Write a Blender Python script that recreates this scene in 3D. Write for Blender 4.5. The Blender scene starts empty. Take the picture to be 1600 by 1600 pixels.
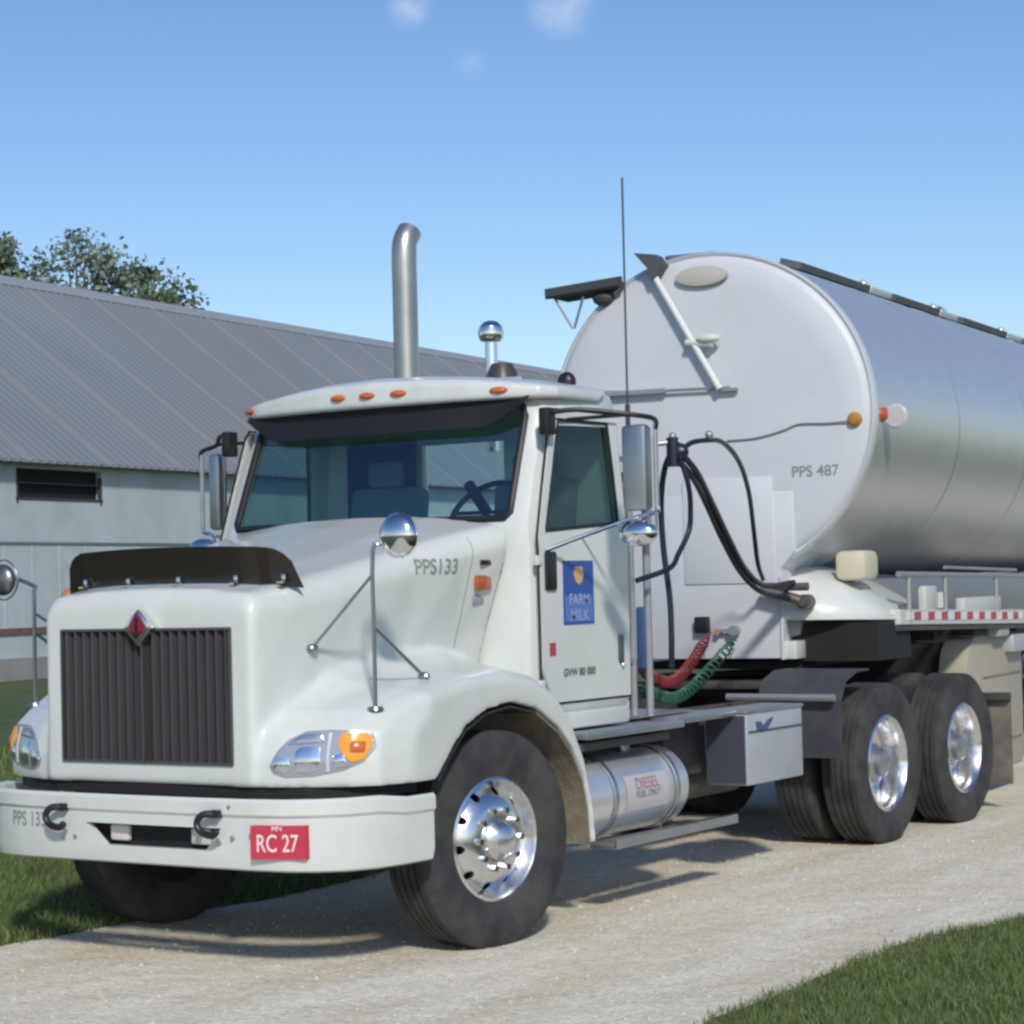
import bpy, bmesh, math, random
import numpy as np
from mathutils import Vector, Matrix
from mathutils.bvhtree import BVHTree
random.seed(7)
rng = np.random.default_rng(7)
R = math.radians
S = bpy.context.scene
COL = S.collection

# ------------------------------------------------------------------ camera
cam = bpy.data.objects.new('camera', bpy.data.cameras.new('camera'))
COL.objects.link(cam)
fw = Vector((-0.54883905, 0.83528682, 0.03273577))
rt = Vector((0.83500886, 0.54965098, -0.02537721))
up = Vector((0.0391905, -0.01340665, 0.99914182))
M = Matrix((rt, up, -fw)).transposed().to_4x4()
M.translation = Vector((7.09755876, -8.81717853, 1.73116138))
cam.matrix_world = M
cam.data.sensor_width = 36
cam.data.lens = 36 * 3459.17 / 1600
cam.data.clip_start = .1
cam.data.clip_end = 2000
S.camera = cam

# ------------------------------------------------------------------ light
SUN = Vector((.94, -1.06, 1.02)).normalized()
W = bpy.data.worlds.new('World'); S.world = W; W.use_nodes = True
nt = W.node_tree; nt.nodes.clear()
out = nt.nodes.new('ShaderNodeOutputWorld'); bg = nt.nodes.new('ShaderNodeBackground')
sky = nt.nodes.new('ShaderNodeTexSky'); sky.sky_type = 'NISHITA'; sky.sun_disc = False
sky.sun_elevation = math.asin(SUN.z); sky.sun_rotation = math.atan2(SUN.x, SUN.y)
sky.air_density = 1.0; sky.dust_density = 0.6; sky.ozone_density = 2.2; sky.altitude = 200
bg.inputs['Strength'].default_value = .125
# thin cloud wisps: a high white layer, thin except in a few patches
geo = nt.nodes.new('ShaderNodeTexCoord')
noi = nt.nodes.new('ShaderNodeTexNoise'); noi.inputs['Scale'].default_value = 60; noi.inputs['Detail'].default_value = 5
nt.links.new(geo.outputs['Generated'], noi.inputs['Vector'])
def raydir(px, py): return (fw + rt * ((px - 800) / 3459.17) - up * ((py - 800) / 3459.17)).normalized()
acc = None
for (px, py, rad, st) in ((640, 12, .0125, .62), (878, 5, .020, .78), (737, 93, .011, .28)):
    d = raydir(px, py)
    vm = nt.nodes.new('ShaderNodeVectorMath'); vm.operation = 'DISTANCE'
    nt.links.new(geo.outputs['Generated'], vm.inputs[0]); vm.inputs[1].default_value = d
    mr = nt.nodes.new('ShaderNodeMapRange'); mr.interpolation_type = 'SMOOTHSTEP'
    mr.inputs['From Min'].default_value = 0; mr.inputs['From Max'].default_value = rad
    mr.inputs['To Min'].default_value = st; mr.inputs['To Max'].default_value = 0
    nt.links.new(vm.outputs['Value'], mr.inputs['Value'])
    if acc is None: acc = mr.outputs['Result']
    else:
        a = nt.nodes.new('ShaderNodeMath'); a.operation = 'ADD'
        nt.links.new(acc, a.inputs[0]); nt.links.new(mr.outputs['Result'], a.inputs[1]); acc = a.outputs[0]
mm = nt.nodes.new('ShaderNodeMapRange'); mm.inputs['From Min'].default_value = .3; mm.inputs['From Max'].default_value = .7
nt.links.new(noi.outputs['Fac'], mm.inputs['Value'])
mu = nt.nodes.new('ShaderNodeMath'); mu.operation = 'MULTIPLY'
nt.links.new(acc, mu.inputs[0]); nt.links.new(mm.outputs['Result'], mu.inputs[1])
hsv = nt.nodes.new('ShaderNodeHueSaturation'); hsv.inputs['Saturation'].default_value = 1.19; hsv.inputs['Hue'].default_value = .507
nt.links.new(sky.outputs[0], hsv.inputs['Color'])
mx = nt.nodes.new('ShaderNodeMixRGB'); mx.inputs[2].default_value = (6.2, 6.6, 7.6, 1)
nt.links.new(mu.outputs[0], mx.inputs[0]); nt.links.new(hsv.outputs[0], mx.inputs[1])
nt.links.new(mx.outputs[0], bg.inputs['Color']); nt.links.new(bg.outputs[0], out.inputs['Surface'])
sd = bpy.data.lights.new('sun', 'SUN'); sd.energy = 2.95; sd.angle = R(5); sd.color = (1, .945, .84)
sun = bpy.data.objects.new('sun', sd); COL.objects.link(sun)
sun.rotation_euler = SUN.to_track_quat('Z', 'Y').to_euler()
vs = S.view_settings; vs.view_transform = 'Standard'; vs.look = 'None'; vs.gamma = 1; vs.exposure = 0
S.render.engine = 'CYCLES'
S.cycles.filter_width = 2.7

# ------------------------------------------------------------------ materials
MATS = {}
def mat(name, col, rough=.5, metal=0, var=.0, vscale=8., bump=0, bscale=60., coat=0, trans=0, dirt=None, dscale=3., damt=.3, spec=.5, aniso=None):
    if name in MATS: return MATS[name]
    m = bpy.data.materials.new(name); m.use_nodes = True; n = m.node_tree; b = n.nodes['Principled BSDF']
    L = n.links.new
    b.inputs['Roughness'].default_value = rough; b.inputs['Metallic'].default_value = metal
    b.inputs['Coat Weight'].default_value = coat; b.inputs['Coat Roughness'].default_value = .08
    b.inputs['Transmission Weight'].default_value = trans; b.inputs['Specular IOR Level'].default_value = spec
    b.inputs['Base Color'].default_value = (*col, 1)
    tc = n.nodes.new('ShaderNodeTexCoord'); cur = None
    if var:
        t = n.nodes.new('ShaderNodeTexNoise'); t.inputs['Scale'].default_value = vscale; t.inputs['Detail'].default_value = 6
        L(tc.outputs['Object'], t.inputs['Vector'])
        r = n.nodes.new('ShaderNodeMapRange'); r.inputs['From Min'].default_value = .3; r.inputs['From Max'].default_value = .7
        r.inputs['To Min'].default_value = 1 - var; r.inputs['To Max'].default_value = 1 + var * .6
        L(t.outputs['Fac'], r.inputs['Value'])
        v = n.nodes.new('ShaderNodeVectorMath'); v.operation = 'SCALE'; v.inputs[0].default_value = col
        L(r.outputs[0], v.inputs['Scale']); L(v.outputs[0], b.inputs['Base Color']); cur = v.outputs[0]
    if dirt:
        t = n.nodes.new('ShaderNodeTexNoise'); t.inputs['Scale'].default_value = dscale; t.inputs['Detail'].default_value = 8; t.inputs['Roughness'].default_value = .65
        L(tc.outputs['Object'], t.inputs['Vector'])
        r = n.nodes.new('ShaderNodeMapRange'); r.inputs['From Min'].default_value = .42; r.inputs['From Max'].default_value = .72
        r.inputs['To Max'].default_value = damt; L(t.outputs['Fac'], r.inputs['Value'])
        x = n.nodes.new('ShaderNodeMixRGB'); x.inputs[2].default_value = (*dirt, 1); L(r.outputs[0], x.inputs[0])
        if cur: L(cur, x.inputs[1])
        else: x.inputs[1].default_value = (*col, 1)
        L(x.outputs[0], b.inputs['Base Color'])
        rr = n.nodes.new('ShaderNodeMapRange'); rr.inputs['To Min'].default_value = rough; rr.inputs['To Max'].default_value = min(1, rough + .6)
        L(r.outputs[0], rr.inputs['Value']); L(rr.outputs[0], b.inputs['Roughness'])
    if bump:
        t = n.nodes.new('ShaderNodeTexNoise'); t.inputs['Scale'].default_value = bscale; t.inputs['Detail'].default_value = 5
        L(tc.outputs['Object'], t.inputs['Vector'])
        u = n.nodes.new('ShaderNodeBump'); u.inputs['Strength'].default_value = bump; u.inputs['Distance'].default_value = .02
        L(t.outputs['Fac'], u.inputs['Height']); L(u.outputs[0], b.inputs['Normal'])
    MATS[name] = m; return m
white = mat('white_paint', (.64, .675, .655), .3, coat=.6, var=.04, vscale=2, dirt=(.38, .35, .28), damt=.20, dscale=4)
cabw = white
tankw = mat('tank_white', (.59, .62, .665), .42, var=.04, vscale=1.5, dirt=(.42, .41, .38), damt=.22, dscale=1.4)
black = mat('black_plastic', (.015, .015, .017), .4)
deepb = mat('matte_black', (.012, .012, .013), .8)
rubber = mat('tyre_rubber', (.032, .032, .036), .85, var=.3, vscale=9, dirt=(.11, .105, .095), damt=.5, dscale=4, bump=.2, bscale=90)
chrome = mat('chrome', (.78, .79, .80), .12, 1)
alu = mat('polished_aluminium', (.80, .81, .83), .2, 1, dirt=(.35, .33, .3), damt=.25, dscale=7)
dullalu = mat('dull_aluminium', (.50, .51, .53), .42, 1, var=.12, vscale=5, bump=.05)
steel = mat('galvanised', (.42, .43, .45), .5, .7, var=.1)
frame = mat('frame_grey', (.05, .05, .055), .65, dirt=(.16, .14, .12), damt=.5)
bluegrey = mat('dark_mudguard', (.045, .047, .06), .55, dirt=(.14, .13, .12), damt=.35)
boxgrey = mat('box_grey_paint', (.42, .46, .50), .45, .25, dirt=(.25, .24, .22), damt=.25, dscale=4)
amber = mat('amber_lens', (.85, .36, .03), .18, coat=.5)
orange = mat('orange_lens', (.62, .13, .03), .25, coat=.4)
redl = mat('red_lens', (.42, .09, .03), .25, coat=.4)
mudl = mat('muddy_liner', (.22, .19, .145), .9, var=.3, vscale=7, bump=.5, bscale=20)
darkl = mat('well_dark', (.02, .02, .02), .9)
beige = mat('dusty_beige', (.40, .37, .30), .8, var=.12, vscale=3, dirt=(.2, .18, .15), damt=.4)
red = mat('red_hose', (.22, .03, .035), .5)
green = mat('green_hose', (.02, .10, .06), .5)
hose = mat('hose_black_blue', (.012, .016, .035), .35)
bluep = mat('blue_print', (.03, .09, .36), .4)
lbluep = mat('pale_blue_print', (.30, .40, .66), .4)
gold = mat('gold_print', (.60, .42, .16), .5)
txt = mat('dark_lettering', (.06, .07, .08), .5)
txtg = mat('grey_lettering', (.24, .26, .27), .5)
plate = mat('red_plate', (.50, .035, .07), .4)
platew = mat('plate_letters', (.80, .62, .62), .5)
dgrille = mat('grille_dark', (.045, .045, .05), .35, .3)
seatm = mat('seat_fabric', (.20, .27, .28), .9)
cabin = mat('cabin_trim', (.32, .42, .42), .8)
dash = mat('dashboard', (.045, .06, .07), .7)

def glass_mat(name, tint, dens):
    m = bpy.data.materials.new(name); m.use_nodes = True; n = m.node_tree; n.nodes.clear(); L = n.links.new
    o = n.nodes.new('ShaderNodeOutputMaterial'); t = n.nodes.new('ShaderNodeBsdfTransparent'); g = n.nodes.new('ShaderNodeBsdfGlossy')
    lw = n.nodes.new('ShaderNodeLayerWeight'); lw.inputs[0].default_value = .5; f = n.nodes.new('ShaderNodeMath'); f.operation = 'POWER'; f.inputs[1].default_value = 4.5; L(lw.outputs['Facing'], f.inputs[0])
    k = n.nodes.new('ShaderNodeMath'); k.operation = 'MULTIPLY_ADD'; k.inputs[1].default_value = .9; k.inputs[2].default_value = .045 + dens; k.use_clamp = True
    t.inputs[0].default_value = (*tint, 1); g.inputs['Roughness'].default_value = .02; g.inputs[0].default_value = (.9, .95, 1, 1)
    x = n.nodes.new('ShaderNodeMixShader'); L(f.outputs[0], k.inputs[0]); L(k.outputs[0], x.inputs[0]); L(t.outputs[0], x.inputs[1]); L(g.outputs[0], x.inputs[2]); L(x.outputs[0], o.inputs[0])
    return m
wglass = glass_mat('windscreen_glass', (.60, .86, .82), .085)
sglass = glass_mat('side_glass', (.30, .42, .40), .0)
lensg = glass_mat('lens_glass', (.93, .95, .97), .08)
amberg = glass_mat('amber_glass', (1, .48, .05), .04)

# tank side: brushed stainless with faint welds
def tank_mat():
    m = bpy.data.materials.new('brushed_stainless'); m.use_nodes = True; n = m.node_tree; b = n.nodes['Principled BSDF']; L = n.links.new
    b.inputs['Metallic'].default_value = .72
    tc = n.nodes.new('ShaderNodeTexCoord'); mp = n.nodes.new('ShaderNodeMapping'); mp.inputs['Scale'].default_value = (3, 2, 3)
    L(tc.outputs['Object'], mp.inputs[0]); t = n.nodes.new('ShaderNodeTexNoise'); t.inputs['Scale'].default_value = 2; t.inputs['Detail'].default_value = 8
    L(mp.outputs[0], t.inputs[0]); r = n.nodes.new('ShaderNodeMapRange'); r.inputs['To Min'].default_value = .36; r.inputs['To Max'].default_value = .42
    L(t.outputs[0], r.inputs[0]); L(r.outputs[0], b.inputs['Roughness'])
    r2 = n.nodes.new('ShaderNodeMapRange'); r2.inputs['From Min'].default_value = .35; r2.inputs['From Max'].default_value = .7; r2.inputs['To Min'].default_value = .97; r2.inputs['To Max'].default_value = 1.02
    L(t.outputs[0], r2.inputs[0]); v = n.nodes.new('ShaderNodeVectorMath'); v.operation = 'SCALE'; v.inputs[0].default_value = (.72, .725, .74)
    L(r2.outputs[0], v.inputs['Scale']); L(v.outputs[0], b.inputs['Base Color'])
    w = n.nodes.new('ShaderNodeTexWave'); w.wave_type = 'BANDS'; w.bands_direction = 'Y'; w.inputs['Scale'].default_value = .42; w.wave_profile = 'SAW'
    L(tc.outputs['Object'], w.inputs[0]); pw = n.nodes.new('ShaderNodeMapRange'); pw.inputs['From Min'].default_value = .985; pw.inputs['From Max'].default_value = 1
    L(w.outputs['Fac'], pw.inputs[0]); bu = n.nodes.new('ShaderNodeBump'); bu.inputs['Strength'].default_value = .35; bu.inputs['Distance'].default_value = .01
    L(pw.outputs[0], bu.inputs['Height']); L(bu.outputs[0], b.inputs['Normal'])
    return m
stainless = tank_mat()

# ------------------------------------------------------------------ mesh helpers
class MB:
    def __init__(s): s.v = []; s.f = []
    def add(s, vs, fs):
        o = len(s.v); s.v += [tuple(v) for v in vs]; s.f += [tuple(o + i for i in f) for f in fs]; return s
    def box(s, c, d, rot=None, bev=0):
        bm = bmesh.new(); bmesh.ops.create_cube(bm, size=1)
        for v in bm.verts: v.co = Vector((v.co.x * d[0], v.co.y * d[1], v.co.z * d[2]))
        if bev: bmesh.ops.bevel(bm, geom=bm.edges[:], offset=bev, segments=2, affect='EDGES', profile=.5)
        m = Matrix.Translation(Vector(c)) @ (rot.to_4x4() if rot else Matrix.Identity(4))
        bm.verts.index_update(); s.add([m @ v.co for v in bm.verts], [[v.index for v in f.verts] for f in bm.faces]); bm.free(); return s
    def tube(s, pts, r, n=10, cap=True):
        P = [Vector(p) for p in pts]; k = len(P); rs = r if isinstance(r, (list, tuple)) else [r] * k
        vs = []; prev = None
        for i in range(k):
            t = (P[min(i + 1, k - 1)] - P[max(i - 1, 0)]).normalized()
            if prev is None:
                a = Vector((0, 0, 1)) if abs(t.z) < .9 else Vector((1, 0, 0)); x = t.cross(a).normalized()
            else: x = (prev - t * prev.dot(t)).normalized()
            prev = x; y = t.cross(x)
            vs += [P[i] + (x * math.cos(2 * math.pi * j / n) + y * math.sin(2 * math.pi * j / n)) * rs[i] for j in range(n)]
        fs = [[i * n + j, i * n + (j + 1) % n, (i + 1) * n + (j + 1) % n, (i + 1) * n + j] for i in range(k - 1) for j in range(n)]
        if cap: fs += [list(range(n))[::-1], [(k - 1) * n + j for j in range(n)]]
        return s.add(vs, fs)
    def lathe(s, prof, o=(0, 0, 0), ax='X', n=48, close=False):
        o = Vector(o); vs = []; k = len(prof)
        for (r, h) in prof:
            for j in range(n):
                a = 2 * math.pi * j / n; c, q = r * math.cos(a), r * math.sin(a)
                vs.append(o + (Vector((h, c, q)) if ax == 'X' else Vector((q, h, c)) if ax == 'Y' else Vector((c, q, h))))
        kk = k if close else k - 1
        return s.add(vs, [[i * n + j, i * n + (j + 1) % n, ((i + 1) % k) * n + (j + 1) % n, ((i + 1) % k) * n + j] for i in range(kk) for j in range(n)])
    def prism(s, poly, a0, a1, ax='X'):
        def P(u, v, h): return (h, u, v) if ax == 'X' else (u, h, v) if ax == 'Y' else (u, v, h)
        n = len(poly); vs = [P(u, v, a0) for u, v in poly] + [P(u, v, a1) for u, v in poly]
        return s.add(vs, [list(range(n))[::-1], [n + i for i in range(n)]] + [[i, (i + 1) % n, n + (i + 1) % n, n + i] for i in range(n)])
    def loft(s, loops, cap=True):
        n = len(loops[0]); vs = [p for l in loops for p in l]; k = len(loops)
        fs = [[i * n + j, i * n + (j + 1) % n, (i + 1) * n + (j + 1) % n, (i + 1) * n + j] for i in range(k - 1) for j in range(n)]
        if cap: fs += [list(range(n))[::-1], [(k - 1) * n + j for j in range(n)]]
        return s.add(vs, fs)
    def grid(s, P):
        a = len(P); b = len(P[0])
        return s.add([p for r in P for p in r], [[i * b + j, i * b + j + 1, (i + 1) * b + j + 1, (i + 1) * b + j] for i in range(a - 1) for j in range(b - 1)])
    def sphere(s, c, r, sc=(1, 1, 1), n=20, half=None, ax='Z'):
        bm = bmesh.new(); bmesh.ops.create_uvsphere(bm, u_segments=n, v_segments=n // 2, radius=r); bm.verts.index_update()
        s.add([Vector((v.co.x * sc[0] + c[0], v.co.y * sc[1] + c[1], v.co.z * sc[2] + c[2])) for v in bm.verts], [[v.index for v in f.verts] for f in bm.faces]); bm.free(); return s
    def build(s, name, m=None, parent=None, smooth=30, bev=0, solid=0, loc=None, rotz=0):
        me = bpy.data.meshes.new(name); me.from_pydata([tuple(v) for v in s.v], [], s.f); me.validate()
        bm = bmesh.new(); bm.from_mesh(me); bmesh.ops.recalc_face_normals(bm, faces=bm.faces[:])
        if solid: bmesh.ops.solidify(bm, geom=bm.faces[:], thickness=solid)
        if bev:
            ed = [e for e in bm.edges if len(e.link_faces) == 2 and e.calc_face_angle(0) > R(35)]
            bmesh.ops.bevel(bm, geom=ed, offset=bev, segments=2, affect='EDGES', profile=.5, clamp_overlap=True)
        bm.to_mesh(me); bm.free()
        return link(name, me, m, parent, smooth, loc, rotz)
def link(name, me, m=None, parent=None, smooth=30, loc=None, rotz=0):
    o = bpy.data.objects.new(name, me); COL.objects.link(o)
    if smooth:
        me.shade_smooth(); me.set_sharp_from_angle(angle=R(smooth))
    if m: me.materials.clear(); me.materials.append(m)
    if parent: o.parent = parent
    if loc: o.location = loc
    if rotz: o.rotation_euler.z = rotz
    return o
def thing(name, label, cat, loc=(0, 0, 0), rotz=0, group=None):
    o = bpy.data.objects.new(name, None); COL.objects.link(o); o.location = loc; o.rotation_euler = (0, 0, rotz)
    o['label'] = label; o['category'] = cat
    if group: o['group'] = group
    return o
def baked(o):
    """apply modifiers of o and return fresh mesh (object removed)"""
    dg = bpy.context.evaluated_depsgraph_get(); dg.update()
    me = bpy.data.meshes.new_from_object(o.evaluated_get(dg)); bpy.data.objects.remove(o); return me
def boolean(o, cutter):
    b = o.modifiers.new('b', 'BOOLEAN'); b.operation = 'DIFFERENCE'; b.solver = 'EXACT'; b.object = cutter
def copy_tree(o, parent=None):
    c = o.copy(); COL.objects.link(c)
    if parent: c.parent = parent
    for ch in list(o.children): copy_tree(ch, c)
    return c
def text_mesh(s, size, face, depth=.002, spacing=1.0, stretch=1.0):
    """text as mesh; face(x,y) -> Vector maps text plane to space"""
    cu = bpy.data.curves.new('t', 'FONT'); cu.body = s; cu.size = size; cu.align_x = 'CENTER'; cu.align_y = 'CENTER'; cu.space_character = spacing; cu.offset = size * .012
    o = bpy.data.objects.new('t', cu); COL.objects.link(o)
    me = baked(o)
    bm = bmesh.new(); bm.from_mesh(me); bmesh.ops.triangulate(bm, faces=bm.faces[:])
    bmesh.ops.subdivide_edges(bm, edges=[e for e in bm.edges if e.calc_length() > size * .4], cuts=1)
    for v in bm.verts: v.co = face(v.co.x * stretch, v.co.y)
    bm.to_mesh(me); bm.free(); return me
def smooth_path(pts, n=5):
    P = [Vector(p) for p in pts]; P = [P[0] * 2 - P[1]] + P + [P[-1] * 2 - P[-2]]; o = []
    for i in range(1, len(P) - 2):
        for k in range(n):
            t = k / n; a, b, c, d = P[i - 1:i + 3]
            o.append(.5 * ((2 * b) + (c - a) * t + (2 * a - 5 * b + 4 * c - d) * t * t + (3 * b - a - 3 * c + d) * t ** 3))
    return o + [P[-2]]

# ------------------------------------------------------------------ ground
def noise1(x, seed=0):
    return math.sin(x * 1.7 + seed) * .5 + math.sin(x * 4.3 + seed * 2.1) * .25 + math.sin(x * 9.7 + seed * 3.3) * .15 + math.sin(x * 23.1 + seed) * .08
def near_edge(y):  # X of the near road edge
    b = np.interp(y, [-6, -1.2, -.3, .8, 1.9, 6, 12, 40], [3.3, 2.93, 2.86, 2.86, 3.08, 3.5, 3.6, .6])
    return float(b) + .05 * noise1(y * 1.4, 2)
def far_edge(y):
    b = np.interp(y, [-6, -1, 0, 1, 3, 8, 12, 40], [-1.15, -1.13, -1.03, -.95, -1.15, -1.9, -2.6, -5.6])
    return float(b) + .06 * noise1(y * 1.3, 5)
def ground_mat():
    m = bpy.data.materials.new('lawn'); m.use_nodes = True; n = m.node_tree; b = n.nodes['Principled BSDF']; L = n.links.new
    tc = n.nodes.new('ShaderNodeTexCoord'); a = n.nodes.new('ShaderNodeTexNoise'); a.inputs['Scale'].default_value = 1.3; a.inputs['Detail'].default_value = 9; a.inputs['Roughness'].default_value = .7
    L(tc.outputs['Object'], a.inputs[0]); r = n.nodes.new('ShaderNodeValToRGB')
    r.color_ramp.elements[0].position = .3; r.color_ramp.elements[0].color = (.040, .080, .022, 1)
    r.color_ramp.elements[1].position = .7; r.color_ramp.elements[1].color = (.115, .15, .05, 1)
    L(a.outputs[0], r.inputs[0]); L(r.outputs[0], b.inputs['Base Color']); b.inputs['Roughness'].default_value = .9
    f = n.nodes.new('ShaderNodeTexNoise'); f.inputs['Scale'].default_value = 45; f.inputs['Detail'].default_value = 4; L(tc.outputs['Object'], f.inputs[0])
    u = n.nodes.new('ShaderNodeBump'); u.inputs['Strength'].default_value = .9; u.inputs['Distance'].default_value = .04; L(f.outputs[0], u.inputs['Height']); L(u.outputs[0], b.inputs['Normal'])
    return m
def gravel_mat():
    m = bpy.data.materials.new('gravel'); m.use_nodes = True; n = m.node_tree; b = n.nodes['Principled BSDF']; L = n.links.new
    tc = n.nodes.new('ShaderNodeTexCoord')
    v = n.nodes.new('ShaderNodeTexVoronoi'); v.inputs['Scale'].default_value = 38; L(tc.outputs['Object'], v.inputs[0])
    v2 = n.nodes.new('ShaderNodeTexVoronoi'); v2.inputs['Scale'].default_value = 95; L(tc.outputs['Object'], v2.inputs[0])
    a = n.nodes.new('ShaderNodeTexNoise'); a.inputs['Scale'].default_value = 1.6; a.inputs['Detail'].default_value = 8; mp_ = n.nodes.new('ShaderNodeMapping'); mp_.inputs['Scale'].default_value = (1.5, .28, 1); L(tc.outputs['Object'], mp_.inputs[0]); L(mp_.outputs[0], a.inputs[0])
    r = n.nodes.new('ShaderNodeValToRGB'); r.color_ramp.elements[0].position = .32; r.color_ramp.elements[0].color = (.68, .605, .445, 1)
    r.color_ramp.elements[1].position = .68; r.color_ramp.elements[1].color = (.84, .785, .655, 1); L(a.outputs[0], r.inputs[0])
    g = n.nodes.new('ShaderNodeSeparateColor'); L(v.outputs['Color'], g.inputs[0])
    g2 = n.nodes.new('ShaderNodeSeparateColor'); L(v2.outputs['Color'], g2.inputs[0])
    ad = n.nodes.new('ShaderNodeMath'); ad.operation = 'ADD'; L(g.outputs[0], ad.inputs[0]); L(g2.outputs[0], ad.inputs[1])
    k = n.nodes.new('ShaderNodeMapRange'); k.inputs['From Max'].default_value = 2; k.inputs['To Min'].default_value = .74; k.inputs['To Max'].default_value = 1.18; L(ad.outputs[0], k.inputs[0])
    s = n.nodes.new('ShaderNodeVectorMath'); s.operation = 'SCALE'; L(r.outputs[0], s.inputs[0]); L(k.outputs[0], s.inputs['Scale']); L(s.outputs[0], b.inputs['Base Color'])
    h = n.nodes.new('ShaderNodeMath'); h.operation = 'MULTIPLY_ADD'; h.inputs[1].default_value = .5; L(v2.outputs['Distance'], h.inputs[0]); L(v.outputs['Distance'], h.inputs[2])
    u = n.nodes.new('ShaderNodeBump'); u.inputs['Strength'].default_value = .5; u.inputs['Distance'].default_value = .02; u.invert = True; L(h.outputs[0], u.inputs['Height'])
    w = n.nodes.new('ShaderNodeTexNoise'); w.inputs['Scale'].default_value = 3; w.inputs['Detail'].default_value = 5; L(tc.outputs['Object'], w.inputs[0])
    u2 = n.nodes.new('ShaderNodeBump'); u2.inputs['Strength'].default_value = .5; u2.inputs['Distance'].default_value = .06; L(w.outputs[0], u2.inputs['Height']); L(u.outputs[0], u2.inputs['Normal'])
    L(u2.outputs[0], b.inputs['Normal']); b.inputs['Roughness'].default_value = .95
    return m
g = MB(); g.add([(-600, -600, -.004), (600, -600, -.004), (600, 600, -.004), (-600, 600, -.004)], [[0, 1, 2, 3]])
o = g.build('ground', ground_mat(), smooth=0); o['kind'] = 'structure'
ys = list(np.arange(-14, 8, .07)) + list(np.arange(8, 45, .4))
P = []
for y in ys:
    a, b = far_edge(y), near_edge(y); P.append([(a + (b - a) * t, y, .003) for t in np.linspace(0, 1, 6)])
g = MB(); g.grid(P); gm = gravel_mat(); o = g.build('driveway', gm, smooth=0); o['kind'] = 'structure'

def scatter_grass(name, areas, label):
    V = []; 
    for (x0, x1, y0, y1, n, hmin, hmax, wid, edge) in areas:
        X = rng.uniform(x0, x1, n); Y = rng.uniform(y0, y1, n)
        if edge == 'near': e = np.array([near_edge(v) for v in Y]); keep = X > e + rng.normal(0, .035, n) + .01
        else: e = np.array([far_edge(v) for v in Y]); keep = X < e - rng.normal(0, .035, n)
        X, Y = X[keep], Y[keep]; n = len(X)
        cl = .5 + .5 * np.sin(X * 7 + 1.3 * np.sin(Y * 5)) * np.sin(Y * 6.1 + X * 2)
        h = rng.uniform(hmin, hmax, n) * (.6 + .6 * cl); a = rng.uniform(0, 2 * np.pi, n); w = rng.uniform(.6, 1.3, n) * wid
        lx, ly = rng.normal(0, .45, n) * h, rng.normal(0, .45, n) * h
        dx, dy = np.cos(a) * w, np.sin(a) * w
        z0 = np.full(n, -.004)
        V.append(np.stack([np.stack([X - dx, Y - dy, z0], 1), np.stack([X + dx, Y + dy, z0], 1), np.stack([X + lx, Y + ly, h], 1)], 1))
    V = np.concatenate(V).reshape(-1, 3).astype(np.float32); n = len(V) // 3
    me = bpy.data.meshes.new(name); me.vertices.add(n * 3); me.vertices.foreach_set('co', V.ravel())
    me.loops.add(n * 3); me.loops.foreach_set('vertex_index', np.arange(n * 3, dtype=np.int32))
    me.polygons.add(n); me.polygons.foreach_set('loop_start', np.arange(0, n * 3, 3, dtype=np.int32))
    me.update(calc_edges=True); me.validate()
    m = bpy.data.materials.new('grass_blades'); m.use_nodes = True; N = m.node_tree; b = N.nodes['Principled BSDF']; L = N.links.new
    gi = N.nodes.new('ShaderNodeNewGeometry'); ramp = N.nodes.new('ShaderNodeValToRGB'); cr = ramp.color_ramp
    cr.elements[0].position = 0; cr.elements[0].color = (.06, .115, .026, 1); cr.elements[1].position = 1; cr.elements[1].color = (.27, .24, .12, 1)
    e = cr.elements.new(.62); e.color = (.115, .165, .042, 1); e = cr.elements.new(.87); e.color = (.14, .19, .065, 1)
    L(gi.outputs['Random Per Island'], ramp.inputs[0]); L(ramp.outputs[0], b.inputs['Base Color']); b.inputs['Roughness'].default_value = .7
    o = link(name, me, m, smooth=0); o['kind'] = 'stuff'; o['label'] = label; o['category'] = 'grass'; return o
scatter_grass('grass', [(2.7, 5.2, -3.0, 2.4, 130000, .018, .055, .0035, 'near'), (2.7, 5.5, 2.4, 8, 22000, .03, .08, .006, 'near'),
                        (-4.5, -.9, -2.2, 4, 80000, .03, .085, .005, 'far'), (-12, -1, 4, 16, 50000, .04, .10, .012, 'far')],
              'short mown green grass with drier blades along both sides of the gravel drive')
# loose stones on the drive
g = MB(); bmq = bmesh.new(); bmesh.ops.create_icosphere(bmq, subdivisions=1, radius=1); base = np.array([v.co[:] for v in bmq.verts]); bf = [[v.index for v in f.verts] for f in bmq.faces]; bmq.free()
n = 2600; Vs = []; Fs = []
for i in range(n):
    y = rng.uniform(-4, 5); x = rng.uniform(far_edge(y), near_edge(y) + .05); s = rng.gamma(3, .0018) + .003
    q = base * (1 + rng.uniform(-.25, .25, (12, 1))) * np.array([s, s * rng.uniform(.6, 1), s * .6]); a = rng.uniform(0, 6.28); c, d = math.cos(a), math.sin(a)
    q = np.stack([q[:, 0] * c - q[:, 1] * d + x, q[:, 0] * d + q[:, 1] * c + y, q[:, 2] + .003 + s * .2], 1)
    Vs.append(q); Fs.append(np.array(bf) + 12 * i)
me = bpy.data.meshes.new('loose_stones'); me.from_pydata(np.concatenate(Vs).tolist(), [], np.concatenate(Fs).tolist())
o = link('loose_stones', me, mat('stone', (.56, .51, .41), .9, var=.3, vscale=30), smooth=0); o['kind'] = 'stuff'; o['label'] = 'pale loose pebbles scattered over the gravel drive'; o['category'] = 'stones'

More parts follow.
